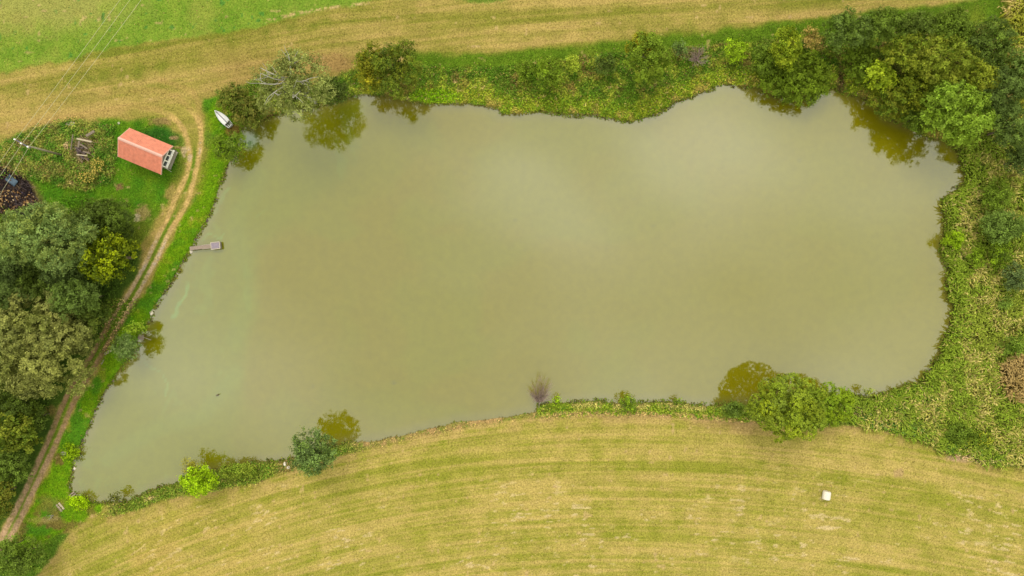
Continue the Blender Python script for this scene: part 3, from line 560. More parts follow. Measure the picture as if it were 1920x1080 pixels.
T('bush', 'lime-green bush pair on the top bank right of the leafless bush', 'bush', 1380, 96, 19, 22, 2.4, [(148,182,36),(130,166,38)], lobes=12, group=G_B)
T('bush', 'mid-green bush at the foot of the olive-yellow tree', 'bush', 1430, 112, 24, 30, 3, [(100,132,40),(88,120,44)], lobes=14, group=G_B)
T('leafy_tree', 'large dark green tree spreading over the water on the top bank', 'tree', 1506, 150, 52, 48, 1.9, [(96,126,34),(84,114,34),(122,140,36)], lobes=36, lf=.24)
T('leafy_tree', 'green tree joined to the left of the one spreading over the water', 'tree', 1458, 146, 36, 36, 1.8, [(100,130,34),(86,118,36)], lobes=22, lf=.26)
T('leafy_tree', 'tall olive-yellow tree above the one spreading over the water', 'tree', 1473, 88, 24, 36, 5.5, [(150,158,40),(134,146,36),(118,136,36)], lobes=20)
T('bush', 'withered tan-brown bush beside the olive-yellow tree', 'bush', 1520, 70, 17, 21, 3, [(196,166,104),(176,150,90),(150,134,70)], lobes=10, sparse=.8)
# upper right wood
T('leafy_tree', 'bluish green tree at the upper left corner of the right wood', 'tree', 1592, 58, 46, 34, 5, [(80,126,62),(66,112,54),(90,130,50)], lobes=26, lf=.27, group=G_R)
T('leafy_tree', 'mid-green tree above the lime tree, field side of the right wood', 'tree', 1655, 50, 42, 32, 5, [(88,124,44),(76,116,48)], lobes=24, lf=.27, group=G_R)
T('leafy_tree', 'dull brown-green tree in the top row of the right wood', 'tree', 1715, 52, 40, 28, 5, [(104,118,52),(90,112,46)], lobes=22, lf=.27, group=G_R)
T('leafy_tree', 'deep green tree in the middle of the top row of the right wood', 'tree', 1780, 52, 44, 34, 5.5, [(68,118,42),(84,126,44)], lobes=26, lf=.27, group=G_R)
T('leafy_tree', 'dark green tree at the outer corner of the right wood', 'tree', 1850, 86, 50, 42, 6, [(72,108,46),(62,100,46),(92,122,48)], lobes=28, lf=.27, group=G_R)
T('leafy_tree', 'green tree at the water channel on the left side of the right wood', 'tree', 1612, 118, 32, 40, 2.2, [(100,132,36),(86,120,38)], lobes=24, lf=.27, group=G_R)
T('leafy_tree', 'olive tree behind the lime tree in the right wood', 'tree', 1700, 100, 42, 36, 5, [(142,144,46),(124,134,40),(106,124,38)], lobes=26, lf=.26, group=G_R)
T('leafy_tree', 'broad olive-yellow tree in the heart of the right wood', 'tree', 1768, 116, 56, 42, 6, [(138,146,50),(122,136,46),(148,150,56)], lobes=36, lf=.23, group=G_R)
T('leafy_tree', 'dark olive tree at the shore below the lime tree', 'tree', 1672, 192, 40, 34, 2.4, [(98,118,34),(88,108,34),(140,136,44)], lobes=24, lf=.27, group=G_R)
T('leafy_tree', 'olive-green tree between the heart of the right wood and the bright green tree', 'tree', 1716, 172, 40, 44, 3.4, [(118,128,36),(98,116,34),(136,138,40)], lobes=28, lf=.25, group=G_R)
T('leafy_tree', 'yellow-lime tree standing out on the left side of the right wood', 'tree', 1648, 142, 27, 24, 3.6, [(172,184,50),(154,168,42),(132,150,38)], lobes=16, leaf=.28)
T('leafy_tree', 'yellow-green tree right of the heart of the right wood', 'tree', 1838, 145, 30, 34, 6.5, [(142,146,46),(126,136,44)], lobes=20, lf=.27, group=G_R)
T('leafy_tree', 'dark bluish tree behind the bright green tree at the shore', 'tree', 1874, 178, 38, 44, 6, [(64,104,54),(74,114,56)], lobes=26, lf=.27, group=G_R)
T('leafy_tree', 'low green tree over the water left of the bright green tree', 'tree', 1722, 222, 34, 26, 2.8, [(106,126,40),(92,116,44)], lobes=18, lf=.28, group=G_R)
T('leafy_tree', 'bright green round tree leaning over the corner of the pond', 'tree', 1792, 210, 60, 56, 6.3, [(118,160,56),(104,148,52),(140,172,66),(124,154,44)], lobes=40, lf=.22, leaf=.27, dens=36, jag=.2)
T('leafy_tree', 'soft green tree at the right edge of the frame above the grey-green one', 'tree', 1908, 138, 26, 44, 5, [(98,136,70),(84,124,60)], lobes=18, group=G_R)
T('leafy_tree', 'grey-green tree at the right edge below the bright green tree', 'tree', 1898, 238, 36, 42, 5.5, [(96,122,62),(82,108,54),(110,130,60)], lobes=26, lf=.26, group=G_R)
T('leafy_tree', 'dark tree at the right edge where the reeds begin', 'tree', 1912, 300, 24, 28, 4, [(66,96,50),(78,108,52)], lobes=14, group=G_R)
# shrubs in the reeds
T('bush', 'deep green shrub in the reeds, upper one', 'bush', 1866, 368, 24, 28, 2.2, [(66,124,44),(82,138,44)], lobes=16, group=G_E)
T('bush', 'large grey-green shrub in the reeds near the right edge', 'bush', 1878, 425, 38, 28, 3, [(98,136,66),(86,122,58),(112,146,68)], lobes=22, group=G_E)
T('bush', 'shrub half dark half lime in the reeds below the grey-green one', 'bush', 1876, 478, 20, 24, 2.4, [(80,132,40),(128,168,36),(60,112,44)], lobes=12, group=G_E)
T('bush', 'yellow-green shrub near the water on the right bank', 'bush', 1832, 484, 17, 18, 1.5, [(124,156,38),(108,142,40)], lobes=9, group=G_E)
T('bush', 'lime shrub on the water line of the right bank', 'bush', 1788, 450, 18, 16, 1.4, [(140,178,32),(122,164,34)], lobes=9, group=G_E)
T('bush', 'silvery grey-green shrub at the right edge of the reeds', 'bush', 1902, 520, 20, 26, 2.2, [(112,126,84),(98,114,72)], lobes=12, group=G_E)
T('bush', 'small green shrub among pale reeds right of the bend', 'bush', 1884, 570, 12, 11, 1.4, [(84,142,60)], lobes=7, group=G_E)
T('bush', 'round deep green shrub just above the brown reeds', 'bush', 1897, 651, 20, 18, 1.8, [(74,136,56),(86,148,56)], lobes=12, group=G_E)
T('bush', 'tiny yellow-flowered shrub at the foot of the reed bed', 'bush', 1840, 822, 20, 12, 1.1, [(190,184,60),(110,140,44),(80,124,44)], lobes=9)
T('bush', 'dark green shrub at the corner of reed bed and mown field', 'bush', 1800, 812, 24, 18, 1.1, [(70,126,44),(84,136,50)], lobes=12, group=G_E)
# bottom bank
T('bush', 'blue-green bush against the left side of the pom-pom tree', 'bush', 1374, 766, 21, 15, 1.8, [(78,138,50),(64,118,54)], lobes=12)
T('leafy_tree', 'smaller yellow-green tree touching the right side of the pom-pom tree', 'tree', 1562, 757, 37, 36, 4.2, [(132,160,42),(118,148,44),(148,166,36)], lobes=12, lf=.37, dens=90, jag=.04, spray=9, leaf=.19, push=.66, even=.09)
T('leafy_tree', 'large round green tree made of pom-pom clumps on the bottom bank', 'tree', 1478, 764, 72, 62, 6.2, [(140,152,44),(124,140,42),(150,158,36),(134,148,58)], lobes=24, lf=.285, dens=100, leaf=.19, jag=.03, spray=10, push=.7, even=.07)
T('bush', 'dark green bush with a lime top on the middle of the bottom bank', 'bush', 1178, 757, 16, 17, 1.6, [(78,136,48),(64,120,52),(150,176,40)], lobes=9)
T('bush', 'tiny lime bush at the left end of the green verge', 'bush', 1044, 752, 6, 9, 1.0, [(140,176,36)], lobes=5)
T('bush', 'tiny green bush on the verge left of the blue-green bush', 'bush', 1272, 753, 9, 7, 1.0, [(84,140,44)], lobes=5)
T('bush', 'small pale shrub standing in the water at the lower right', 'bush', 1627, 735, 9, 9, 1.4, [(160,164,84),(140,150,70)], lobes=6)
T('leafy_tree', 'single blue-green round tree on the bottom bank', 'tree', 588, 848, 42, 42, 6, [(88,128,78),(78,118,72),(104,142,84),(112,142,72)], lobes=36, lf=.22, jag=.25, leaf=.26)
T('bush', 'small round yellow-olive bush beside the vivid green one', 'bush', 361, 876, 18, 17, 2.2, [(176,164,66),(158,150,58)], lobes=12, leaf=.18)
T('bush', 'vivid light green bush on the bottom left bank', 'bush', 374, 901, 29, 28, 2.6, [(112,196,26),(96,176,26),(134,206,36)], lobes=24, lf=.25, leaf=.24)
T('bush', 'glowing lime bush at the lower left tip of the pond', 'bush', 148, 942, 18, 13, .7, [(166,206,16),(148,190,20)], lobes=12, leaf=.2)
T('bush', 'brownish olive bush reaching into the water at the lower left', 'bush', 216, 934, 13, 11, 1.2, [(110,110,44),(94,98,40)], lobes=8, sparse=.6)
T('bush', 'yellow-green low bush right of the vivid green one', 'bush', 445, 882, 34, 13, 1.0, [(150,158,60),(128,148,50)], lobes=12)
T('bush', 'low deep green bush on the bottom left shore corner', 'bush', 133, 850, 14, 16, .5, [(70,160,24),(88,176,26)], lobes=9)
bare_bush('dead_bush', 'leafless brown bush leaning over the water from the bottom bank', 1013, 735, 19, 1.7, M_twig, 90, .026, base=(1010, 768))
bare_bush('dead_bush', 'bleached fallen twigs in the grass at the lower left', 97, 968, 6, .4, M_pale_bark, 5, .03)
# sunflower-yellow weeds by the junk heap
rngf = r_(77); 
for (lab, fu, fv, ra, rb2) in (('clump of yellow flowering plants south-west of the hut, nearest the hut', 190, 312, 12, 14), ('clump of yellow flowering plants south-west of the hut, farther below', 172, 334, 16, 9)):
    root = empty('flowering_plants', P(fu, fv, 0)); tag(root, lab, 'flowers', 'yellow flowering plants by the junk heap'); n = 260
    a = rngf.uniform(0, 6.28, n); r = np.sqrt(rngf.random(n)); pos = np.stack([np.cos(a)*r*ra*SC, np.sin(a)*r*rb2*SC, rngf.uniform(.2, 1.0, n)], 1)
    quads_obj('leaves', leafquads(pos, np.stack([rngf.normal(0, .6, n), rngf.normal(0, .6, n), np.ones(n)], 1), np.full(n, .26), rngf, .5), np.clip(np.tile(alb((134,146,58), .6), (n, 1))*rngf.uniform(.6, 1.3, n)[:, None], 0, 1), M_leaf, root)
    n = 90; a = rngf.uniform(0, 6.28, n); r = np.sqrt(rngf.random(n)); pos = np.stack([np.cos(a)*r*ra*SC, np.sin(a)*r*rb2*SC, rngf.uniform(.9, 1.2, n)], 1); pos[:, :2] *= 1.15
    quads_obj('blossoms', leafquads(pos, np.stack([rngf.normal(0, .3, n), rngf.normal(0, .3, n), np.ones(n)], 1), rngf.uniform(.1, .24, n), rngf, .8), np.clip(np.tile(alb((228,198,96), .6), (n, 1))*rngf.uniform(.75, 1.2, n)[:, None], 0, 1), M_leaf, root)

# ------------------------------------------------------------------ the hut
M_roof = mat_plain('red_roof_sheet', (236,146,118), .5, .6, .15, 2.2, .4, bump=.0); M_ridge = mat_plain('ridge_cap', (236,184,172), .45, .62, .08, 2)
M_wall = mat_plain('weathered_boards', (150,140,128), .8, .5, .25, 3, bump=.2, stretch=(1, 1, 6)); M_white = mat_plain('white_paint', (244,240,232), .5, .8, .05, 4)
M_ledge = mat_plain('grey_cladding', (176,168,150), .7, .55, .1, 3)
M_glass = bpy.data.materials.new('window_glass'); M_glass.use_nodes = True; gb = M_glass.node_tree.nodes['Principled BSDF']; gb.inputs['Base Color'].default_value = (.03, .035, .05, 1); gb.inputs['Roughness'].default_value = .08; gb.inputs['IOR'].default_value = 1.6
rzx, rzy, _ = P(262.7, 276, 3.9); ang = math.radians(-22.6)
hut = empty('hut', (rzx, rzy, 0), ang); tag(hut, 'small wooden hut with an orange-red ribbed metal roof beside the track', 'hut')
LR, ZR, ZE, WS, WN = 6.55, 3.9, 2.35, 2.45, 1.9
def slope(yw, name):
    mb = MB(); n = 33; sgn = 1 if yw > 0 else -1; T_ = .05
    # corrugated sheet: alternating ribs and pans as real relief
    xs = []; 
    for i in range(n):
        x0 = -LR/2+LR*i/n; w1 = LR/n
        xs += [(x0, 0), (x0+w1*.62, 0), (x0+w1*.70, .045), (x0+w1*.92, .045)]
    xs.append((LR/2, 0))
    L = math.hypot(yw, ZR-ZE); nrm = Vector((0, (ZR-ZE)*sgn/L, abs(yw)/L))
    top, bot = [], []
    for x, h in xs:
        for (yy, zz) in ((0.0, ZR), (yw, ZE)):
            top.append(Vector((x, yy, zz))+nrm*h); bot.append(Vector((x, yy, zz))-nrm*T_)
    vs = top+bot; m = len(top); fs = []
    for i in range(len(xs)-1):
        a_, b_, c_, d_ = 2*i, 2*i+1, 2*i+3, 2*i+2; q = (a_, b_, c_, d_) if sgn < 0 else (d_, c_, b_, a_)
        fs.append(q); fs.append(tuple(k+m for k in q[::-1])); fs.append((b_, b_+m, c_+m, c_)); fs.append((a_, d_, d_+m, a_+m))
    fs.append((0, m, m+1, 1)); fs.append((m-2, m-1, 2*m-1, 2*m-2))
    mb.add(vs, fs); return mb.build(name, M_roof, hut)
slope(-WS, 'roof_slope'); slope(WN, 'roof_slope')
rc = MB(); rc.add([(-LR/2-.03, -.2, ZR-.06), (-LR/2-.03, 0, ZR+.1), (-LR/2-.03, .2, ZR-.08), (LR/2+.03, -.2, ZR-.06), (LR/2+.03, 0, ZR+.1), (LR/2+.03, .2, ZR-.08)], [(0, 3, 4, 1), (1, 4, 5, 2), (0, 1, 2), (3, 5, 4), (0, 2, 5, 3)]); rc.build('ridge_cap', M_ridge, hut)
for sx_ in (-1, 1):   # barge boards on both gable edges
    for yw in (-WS, WN):
        L = math.hypot(yw, ZR-ZE); M3 = Matrix.Rotation(math.atan2(ZE-ZR, yw) if yw > 0 else math.atan2(ZR-ZE, -yw), 3, 'X')
        MB().box((sx_*(LR/2+.025), yw/2, (ZR+ZE)/2-.08), (.05, L, .16), M=M3).build('barge_board', M_ridge, hut)
bw, bx0, bx1 = 1.5, -LR/2+.35, LR/2-.42
zs = ZR-(bw+.0)*(ZR-ZE)/WS-.12; zn = ZR-bw*(ZR-ZE)/WN-.12
body = MB(); body.add([(bx0, -bw, 0), (bx1, -bw, 0), (bx1, bw, 0), (bx0, bw, 0), (bx0, -bw, zs), (bx1, -bw, zs), (bx1, bw, zn), (bx0, bw, zn), (bx0, 0, ZR-.12), (bx1, 0, ZR-.12)],
    [(0, 1, 5, 4), (2, 3, 7, 6), (1, 2, 6, 9, 5), (3, 0, 4, 8, 7), (4, 5, 9, 8), (6, 7, 8, 9), (3, 2, 1, 0)]); body.build('wall', M_wall, hut)
for i in range(14): MB().box((bx1+.012, -bw+.11+i*.214, .62), (.024, .2, 1.2)).build('board', M_ledge, hut)
fr_ = MB(); wz0, wz1, wy_ = 1.28, 2.16, 1.25
fr_.box((bx1+.05, 0, wz1+.06), (.1, 2*wy_+.16, .12)); fr_.box((bx1+.05, 0, wz0-.05), (.1, 2*wy_+.16, .1))
for i in range(4): fr_.box((bx1+.05, -wy_+.0+i*(2*wy_/3), (wz0+wz1)/2), (.1, .16, wz1-wz0))
wf = fr_.build('window_frame', M_white, hut)
for i in range(3):
    MB().box((bx1+.03, -wy_+wy_/3+i*2*wy_/3, (wz0+wz1)/2), (.02, 2*wy_/3-.16, wz1-wz0)).build('pane', M_glass, wf)
MB().box((bx1+.14, 0, wz0-.16), (.26, 2*wy_+.3, .06)).build('window_ledge', M_white, hut)
MB().box((bx1+.2, 0, .38), (.36, 2.7, .08)).build('porch_deck', M_ledge, hut)
for y_ in (-1.25, 1.25): MB().box((bx1+.3, y_, .17), (.1, .1, .34)).build('post', M_wall, hut)
MB().tube([(bx1+.1, -1.35, 1.6), (bx1+.65, -1.6, .42)], .045).build('brace', M_ledge, hut)
# ------------------------------------------------------------------ the boat
bx_, by_, _ = P(418.3, 222.3, .3); ub, vb = 432.5-403.5, 236.5-207.5
boat = empty('rowing_boat', (bx_, by_, float(look(Z, np.array([bx_]), np.array([by_]))[0])+.02), math.atan2(vb, -ub)); tag(boat, 'small white rowing boat with a dark centre seam lying on the grass by the cove', 'boat')
M_boat = mat_plain('boat_gelcoat', (240,238,238), .4, .6, .05, 3); M_bdark = mat_plain('boat_seam', (120,112,130), .6, .5, .1); M_bfloor = mat_plain('boat_floor', (128,130,112), .8, .5, .25, 8)
Lb, Wb, Hb = 3.15, .56, .46
def bsec(t):     # t 0 stern .. 1 bow : half width, sheer height
    wv_ = Wb*(min(1, .70+.9*t) if t < .33 else (1-((t-.33)/.67)**2.3)); return max(wv_, .015), Hb+.10*t*t
st_ = np.linspace(0, 1, 15); mb = MB(); ring = []
for t in st_:
    wv_, hv = bsec(t); x_ = -Lb/2+Lb*t
    ring.append([(x_, -wv_, hv), (x_, -wv_*.86, hv*.45), (x_-.02, -wv_*.4, .02+.25*t**3), (x_-.02, wv_*.4, .02+.25*t**3), (x_, wv_*.86, hv*.45), (x_, wv_, hv)])
vs = [p for r in ring for p in r]; fs = []
for i in range(14):
    for k in range(5): fs.append((i*6+k, (i+1)*6+k, (i+1)*6+k+1, i*6+k+1))
fs.append((0, 1, 2, 3, 4, 5)); mb.add(vs, fs); mb.build('hull', M_boat, boat, smooth=True)
dk = MB(); vs = []; fs = []   # moulded double bottom, slightly dished
for t in st_[3:]:
    wv_, hv = bsec(t); x_ = -Lb/2+Lb*t; vs += [(x_, -wv_*.95, hv-.015), (x_, -wv_*.55, hv-.10), (x_, 0, hv-.13), (x_, wv_*.55, hv-.10), (x_, wv_*.95, hv-.015)]
for i in range(11):
    for k in range(4): fs.append((i*5+k, i*5+k+1, (i+1)*5+k+1, (i+1)*5+k))
dk.add(vs, fs); dk.build('inner_deck', M_boat, boat, smooth=True)
gw = MB()
for s_ in (-1, 1): gw.tube([(-Lb/2+Lb*t, s_*bsec(t)[0], bsec(t)[1]+.01) for t in st_], .035, 6)
gw.build('gunwale', M_boat, boat, smooth=True)
MB().tube([(-Lb/2+Lb*t, 0, bsec(t)[1]-.115) for t in st_[3:14]], .055, 5).build('centre_seam', M_bdark, boat)
MB().box((-Lb/2+.34, 0, .17), (.62, .78, .04)).build('stern_floor', M_bfloor, boat)
MB().box((-Lb/2+.03, 0, Hb-.09), (.06, .82, .22)).build('transom', M_boat, boat)
MB().box((-Lb/2+.68, 0, Hb-.12), (.05, .92, .28)).build('bulkhead', M_bfloor, boat)
for y_ in (-.2, .16): MB().box((-Lb/2+.36, y_, .22), (.42, .05, .05), rz=y_).build('slat', M_boat, boat)
# ------------------------------------------------------------------ the jetty
M_deck = mat_plain('weathered_deck', (184,162,148), .8, .5, .18, 5, stretch=(1, 6, 1)); M_deck2 = mat_plain('grey_deck', (176,160,176), .8, .5, .12, 5); M_edge = mat_plain('pale_edge_board', (216,200,184), .7, .5, .08, 4)
ZJ = .25; j0 = Vector(P(356, 466, ZJ)); j1 = Vector(P(396, 461.5, ZJ)); jd = (j1-j0); jl = jd.length; ja = math.atan2(jd.y, jd.x)
jet = empty('jetty', (j0.x, j0.y, 0), ja); tag(jet, 'narrow wooden fishing jetty with a square platform at its end', 'jetty')
npl = 24
for i in range(npl): MB().box((jl*(i+.5)/npl, random.uniform(-.008, .008), ZJ+random.uniform(0, .008)), (jl/npl-.018, .50, .04)).build('plank', M_deck, jet)
for y_ in (-.24, .24): MB().box((jl/2, y_, ZJ-.07), (jl, .06, .08)).build('beam', M_wall, jet)
for y_ in (-.275, .275): MB().box((jl*.78, y_, ZJ+.03), (jl*.42, .045, .10)).build('edge_board', M_edge, jet)
pw, pd = 1.2, .96
for i in range(10): MB().box((jl+.05+pw*(i+.5)/10, 0, ZJ+.09), (pw/10-.018, pd-.14, .04)).build('plank', M_deck2, jet)
for y_ in (-pd/2, pd/2): MB().box((jl+.05+pw/2, y_, ZJ+.09), (pw+.1, .1, .14)).build('edge_board', M_edge, jet)
for x_ in (jl+.02, jl+.08+pw): MB().box((x_, 0, ZJ+.088), (.1, pd-.102, .14)).build('edge_board', M_edge, jet)
MB().box((jl+.16+pw, 0, ZJ-.12), (.05, pd-.06, .34)).build('skirt_board', M_wall, jet)
for (x_, y_) in ((jl+.15, -.42), (jl+.15, .42), (jl+pw-.05, -.42), (jl+pw-.05, .42), (jl*.45, -.2), (jl*.45, .2)): MB().tube([(x_, y_, -1.1), (x_, y_, ZJ-.03)], .06, 8).build('post', M_wall, jet)
# little fishing stand
fx, fy, _ = P(263, 632, .2); fs_ = empty('fishing_stand', (fx, fy, -.05), math.radians(-12)); tag(fs_, 'tiny broken wooden fishing stand with a pole reaching over the left shore', 'stand')
for i in range(4): MB().box((i*.2-.2, 0, .2), (.16, .7, .05), rz=.05*i).build('plank', M_deck, fs_)
MB().tube([(.2, .12, .25), (1.55, -.12, .18)], .035).build('pole', M_edge, fs_)
for y_ in (-.3, .3): MB().tube([(-.2, y_, -.4), (-.2, y_, .42)], .05).build('post', M_wall, fs_)
# ------------------------------------------------------------------ wrapped bale
M_film = mat_plain('white_stretch_film', (240,228,212), .32, .6, .04, 5, .5, bump=.15, stretch=(1, 8, 8))
ba = empty('bale', P(1550, 929, .62), math.radians(82)); ba.location.z = .56; ba.scale = (.92, .92, .92); tag(ba, 'round hay bale wrapped in white film on the mown field', 'bale')
n = 40; mb = MB(); prof = [(-.64, .50), (-.60, .585), (-.5, .605)]+[(x_, .61+(.006 if k % 2 else 0)) for k, x_ in enumerate(np.linspace(-.42, .42, 12))]+[(.5, .605), (.60, .585), (.64, .50)]
vs = [(x_, r*math.cos(2*math.pi*k/n), r*math.sin(2*math.pi*k/n)) for x_, r in prof for k in range(n)]; fs = [(i*n+k, (i+1)*n+k, (i+1)*n+(k+1) % n, i*n+(k+1) % n) for i in range(len(prof)-1) for k in range(n)]
mb.add(vs, fs); mb.build('film_wrap', M_film, ba, smooth=True)
for s_ in (-1, 1):
    e = MB(); e.add([(s_*.64, .50*math.cos(2*math.pi*k/n), .50*math.sin(2*math.pi*k/n)) for k in range(n)]+[(s_*.66, .2*math.cos(2*math.pi*k/n), .2*math.sin(2*math.pi*k/n)) for k in range(n)]+[(s_*.65, 0, 0)], [(k, (k+1) % n, n+(k+1) % n, n+k) for k in range(n)]+[(n+k, n+(k+1) % n, 2*n) for k in range(n)]); e.build('bale_end', M_film, ba, smooth=True)
# ------------------------------------------------------------------ power line
M_pole = mat_plain('grey_pole_wood', (176,166,140), .8, .55, .15, 4); M_wire = mat_plain('wire', (206,198,160), .5, .6, .05); M_iron = mat_plain('galvanised_iron', (120,116,128), .5, .5, .1)
HP = 7.6; pb = P(117, 291, 0); pole = empty('utility_pole', (pb[0], pb[1], 0)); tag(pole, 'tall wooden power pole with a crossarm at the left edge', 'pole')
tp = Vector(P(52, 273.5, HP))-Vector((pb[0], pb[1], 0)); MB().tube([(0, 0, -.2), tuple(tp)], [.17, .10], 10).build('shaft', M_pole, pole, smooth=True)
arms = [(29.5, 262), (41.5, 269.5), (54, 276)]
pa, pc = [Vector(P(*arms[i], HP))-Vector((pb[0], pb[1], 0)) for i in (0, 2)]
M_d = (pc-pa).normalized(); MB().box((pa+pc)/2, ((pc-pa).length+.5, .14, .14), rz=math.atan2(M_d.y, M_d.x)).build('crossarm', M_iron, pole)
for (u_, v_) in arms:
    q = Vector(P(u_, v_, HP))-Vector((pb[0], pb[1], 0)); MB().tube([q+Vector((0, 0, .05)), q+Vector((0, 0, .16)), q+Vector((0, 0, .2)), q+Vector((0, 0, .3))], [.07, .11, .06, .09], 8).build('insulator', M_white, pole)
ends = [((225, 0), (0, 303)), ((244, 0), (0, 328)), ((265, 0), (0, 362))]
for k, nm in enumerate(('leftmost', 'middle', 'rightmost')):
    c_ = np.array(P(*arms[k], HP+.28)); a_ = np.array(P(*ends[k][0], HP-.1)); b_ = np.array(P(*ends[k][1], HP+.2))
    pts = []
    d1 = (a_-c_); d2 = (b_-c_)/np.linalg.norm((b_-c_)[:2])
    for t in np.linspace(1.9, 0, 16): pts.append(c_+d1*t*np.array([1, 1, 0])+np.array([0, 0, -1.1*t*(1.9-t)*.35]))
    for t in np.linspace(3, 45, 8): pts.append(c_+d2*t*np.array([1, 1, 0])+np.array([0, 0, -t*(45-t)*.0009]))
    o = MB().tube(pts, .02, 5).build('power_line', M_wire); tag(o, f'{nm} of the three thin pale power lines crossing the upper left corner', 'power line', 'overhead power lines')
# ------------------------------------------------------------------ junk, stones, ash heap
M_log = mat_plain('grey_old_wood', (150,134,118), .9, .5, .3, 6, bump=.3, stretch=(1, 5, 5)); M_log2 = mat_plain('purple_grey_wood', (104,88,88), .9, .5, .3, 6); M_pale = mat_plain('pale_wood', (212,194,166), .8, .5, .12, 6)
def plank(u0, v0, u1, v1, w_, z_, m, label, name='plank', cat='plank', th=.06, grp=None, z2=None):
    a_ = Vector(P(u0, v0, z_)); b_ = Vector(P(u1, v1, z_ if z2 is None else z2)); c_ = (a_+b_)/2; L = (b_-a_).length; d_ = b_-a_
    gz = float(look(Z, np.array([c_.x]), np.array([c_.y]))[0])
    mb = MB(); q = d_.to_track_quat('X', 'Z').to_matrix(); mb.box((0, 0, 0), (L, w_, th), M=q)
    o = mb.build(name, m, None, (c_.x, c_.y, c_.z+gz*.5), bevel=.012); tag(o, label, cat, grp); return o
GJ = 'old timbers of the junk heap beside the hut'
for a_ in [(162,255,177,246,.36,.9,M_log,'short thick grey timber at the top right of the junk heap'),
           (144,260,172,266,.22,1.0,M_pale,'long pale timber lying across the top of the junk heap'),
           (149,264,147,277,.24,.8,M_log,'upright grey timber at the left of the junk heap'),
           (146,278,156,277,.20,.7,M_log2,'short dark timber below the upright one'),
           (143,282,160,288,.26,.6,M_log2,'dark timber slanting through the middle of the junk heap'),
           (144,290,164,292,.16,.8,M_pale,'thin whitish board at the foot of the junk heap'),
           (152,294,167,299,.30,.4,M_log2,'dark thick timber, lowest of the junk heap'),
           (133,281,137,252,.10,.9,M_log,'thin grey pole left of the junk heap'),
           (141,276,152,284,.22,.9,M_log2,'dark short beam crossing the middle of the junk heap'),
           (150,270,164,279,.2,.75,M_log,'grey beam right of the upright timber'),
           (145,286,158,299,.22,.65,M_log2,'dark beam slanting to the foot of the junk heap'),
           (156,284,169,288,.18,.7,M_log,'grey stick on the right side of the junk heap')]:
    plank(*a_[:6], a_[6], a_[7], name='timber', cat='timber', th=.16, grp=GJ)
plank(196,664,208,657,.34,.12,M_pale,'wider pale board lying in the grass by the track', th=.08)
plank(190,683,195,674,.16,.12,M_pale,'narrow pale board lying in the grass by the track', th=.06)
for k, (u0, v0, u1, v1) in enumerate([(128,930,138,919+4),(130,934,141,926),(133,938,143,931)]):
    plank(u0, v0, u1, v1, .2, .08, M_deck, ['topmost', 'middle', 'lowest'][k]+' of three brown boards at the lower left tip of the pond', th=.05, grp='boards at the pond tip')
for k, (u0, v0, u1, v1) in enumerate([(106,946,116,959),(110,943,120,955)]):
    plank(u0, v0, u1, v1, .28, .1, M_pale if k else M_deck, ['darker', 'whiter'][k]+' of two short boards in the grass left of the lime bush', th=.07, grp='boards in the grass')
M_stone = mat_plain('pale_stone', (236,222,208), .9, .62, .15, 5, bump=.3)
def stone(u, v, a_, b_, h_, label, m=None, cat='stone', z0=0, group=None, name='stone', rz=0):
    rng = np.random.default_rng(int(u*7+v)); bpts = []; x, y, _ = P(u, v, 0); nl, ns = 5, 9
    vs = [(0, 0, h_*.9)]; 
    for i in range(1, nl):
        th_ = math.pi*.62*i/(nl-1)
        for k in range(ns):
            f = rng.uniform(.82, 1.15); vs.append((a_*math.sin(th_)*math.cos(2*math.pi*k/ns)*f, b_*math.sin(th_)*math.sin(2*math.pi*k/ns)*f, h_*math.cos(th_)*rng.uniform(.85, 1.1)))
    fs = [(0, 1+k, 1+(k+1) % ns) for k in range(ns)]
    for i in range(nl-2):
        for k in range(ns): fs.append((1+i*ns+k, 1+(i+1)*ns+k, 1+(i+1)*ns+(k+1) % ns, 1+i*ns+(k+1) % ns))
    o = MB().add(vs, fs).build(name, m or M_stone, None, (x, y, max(float(look(Z, np.array([x]), np.array([y]))[0]), -.3)+z0)); o.rotation_euler[2] = rz; tag(o, label, cat, group); return o
stone(283, 587, .28, .36, .35, 'white boulder on the left shore above the fishing stand')
stone(286, 581, .2, .16, .22, 'small grey-white stone touching the white boulder')
stone(357, 472, .24, .3, .35, 'white stone at the foot of the jetty')
stone(535, 870, .3, .34, .4, 'left one of two white stones beside the blue-green tree')
stone(541, 876, .32, .3, .4, 'right one of two white stones beside the blue-green tree')
stone(138, 879, .16, .24, .25, 'small white stone on the lower left shore')
stone(133, 232, .75, .28, .18, 'flat pale slab at the field edge above the junk heap', rz=.1)
stone(223, 231, .22, .2, .2, 'small pale stone on the grass above the hut')
stone(120, 850, .45, .32, .18, 'low tan rock beside the bottom left shore', m=M_ledge)
for k in range(42):   # riprap along the left shore
    i = int(RNG.integers(3, 32)); f = RNG.random(); a0, a1 = SHORE[i], SHORE[i+1]; u_, v_ = a0[0]+(a1[0]-a0[0])*f+RNG.uniform(-3.2, .6), a0[1]+(a1[1]-a0[1])*f+RNG.uniform(-1, 1)
    s_ = RNG.uniform(.1, .2); stone(u_, v_, s_, s_*1.2, s_, 'small dark stone in the riprap along the left shore of the pond', m=M_log if k % 3 else M_log2, group='riprap stones of the left shore')
ash = empty('ash_heap', P(20, 365, 0)); tag(ash, 'burnt black heap of ash and rubbish at the left edge', 'heap')
rr_ = r_(55); M_char = mat_leaf('burnt_rubbish', 0.0, .9, .1); n = 4200; xx = rr_.uniform(-9, 5, n); yy = rr_.uniform(-4.2, 4.6, n); p0 = P(20, 365, 0)
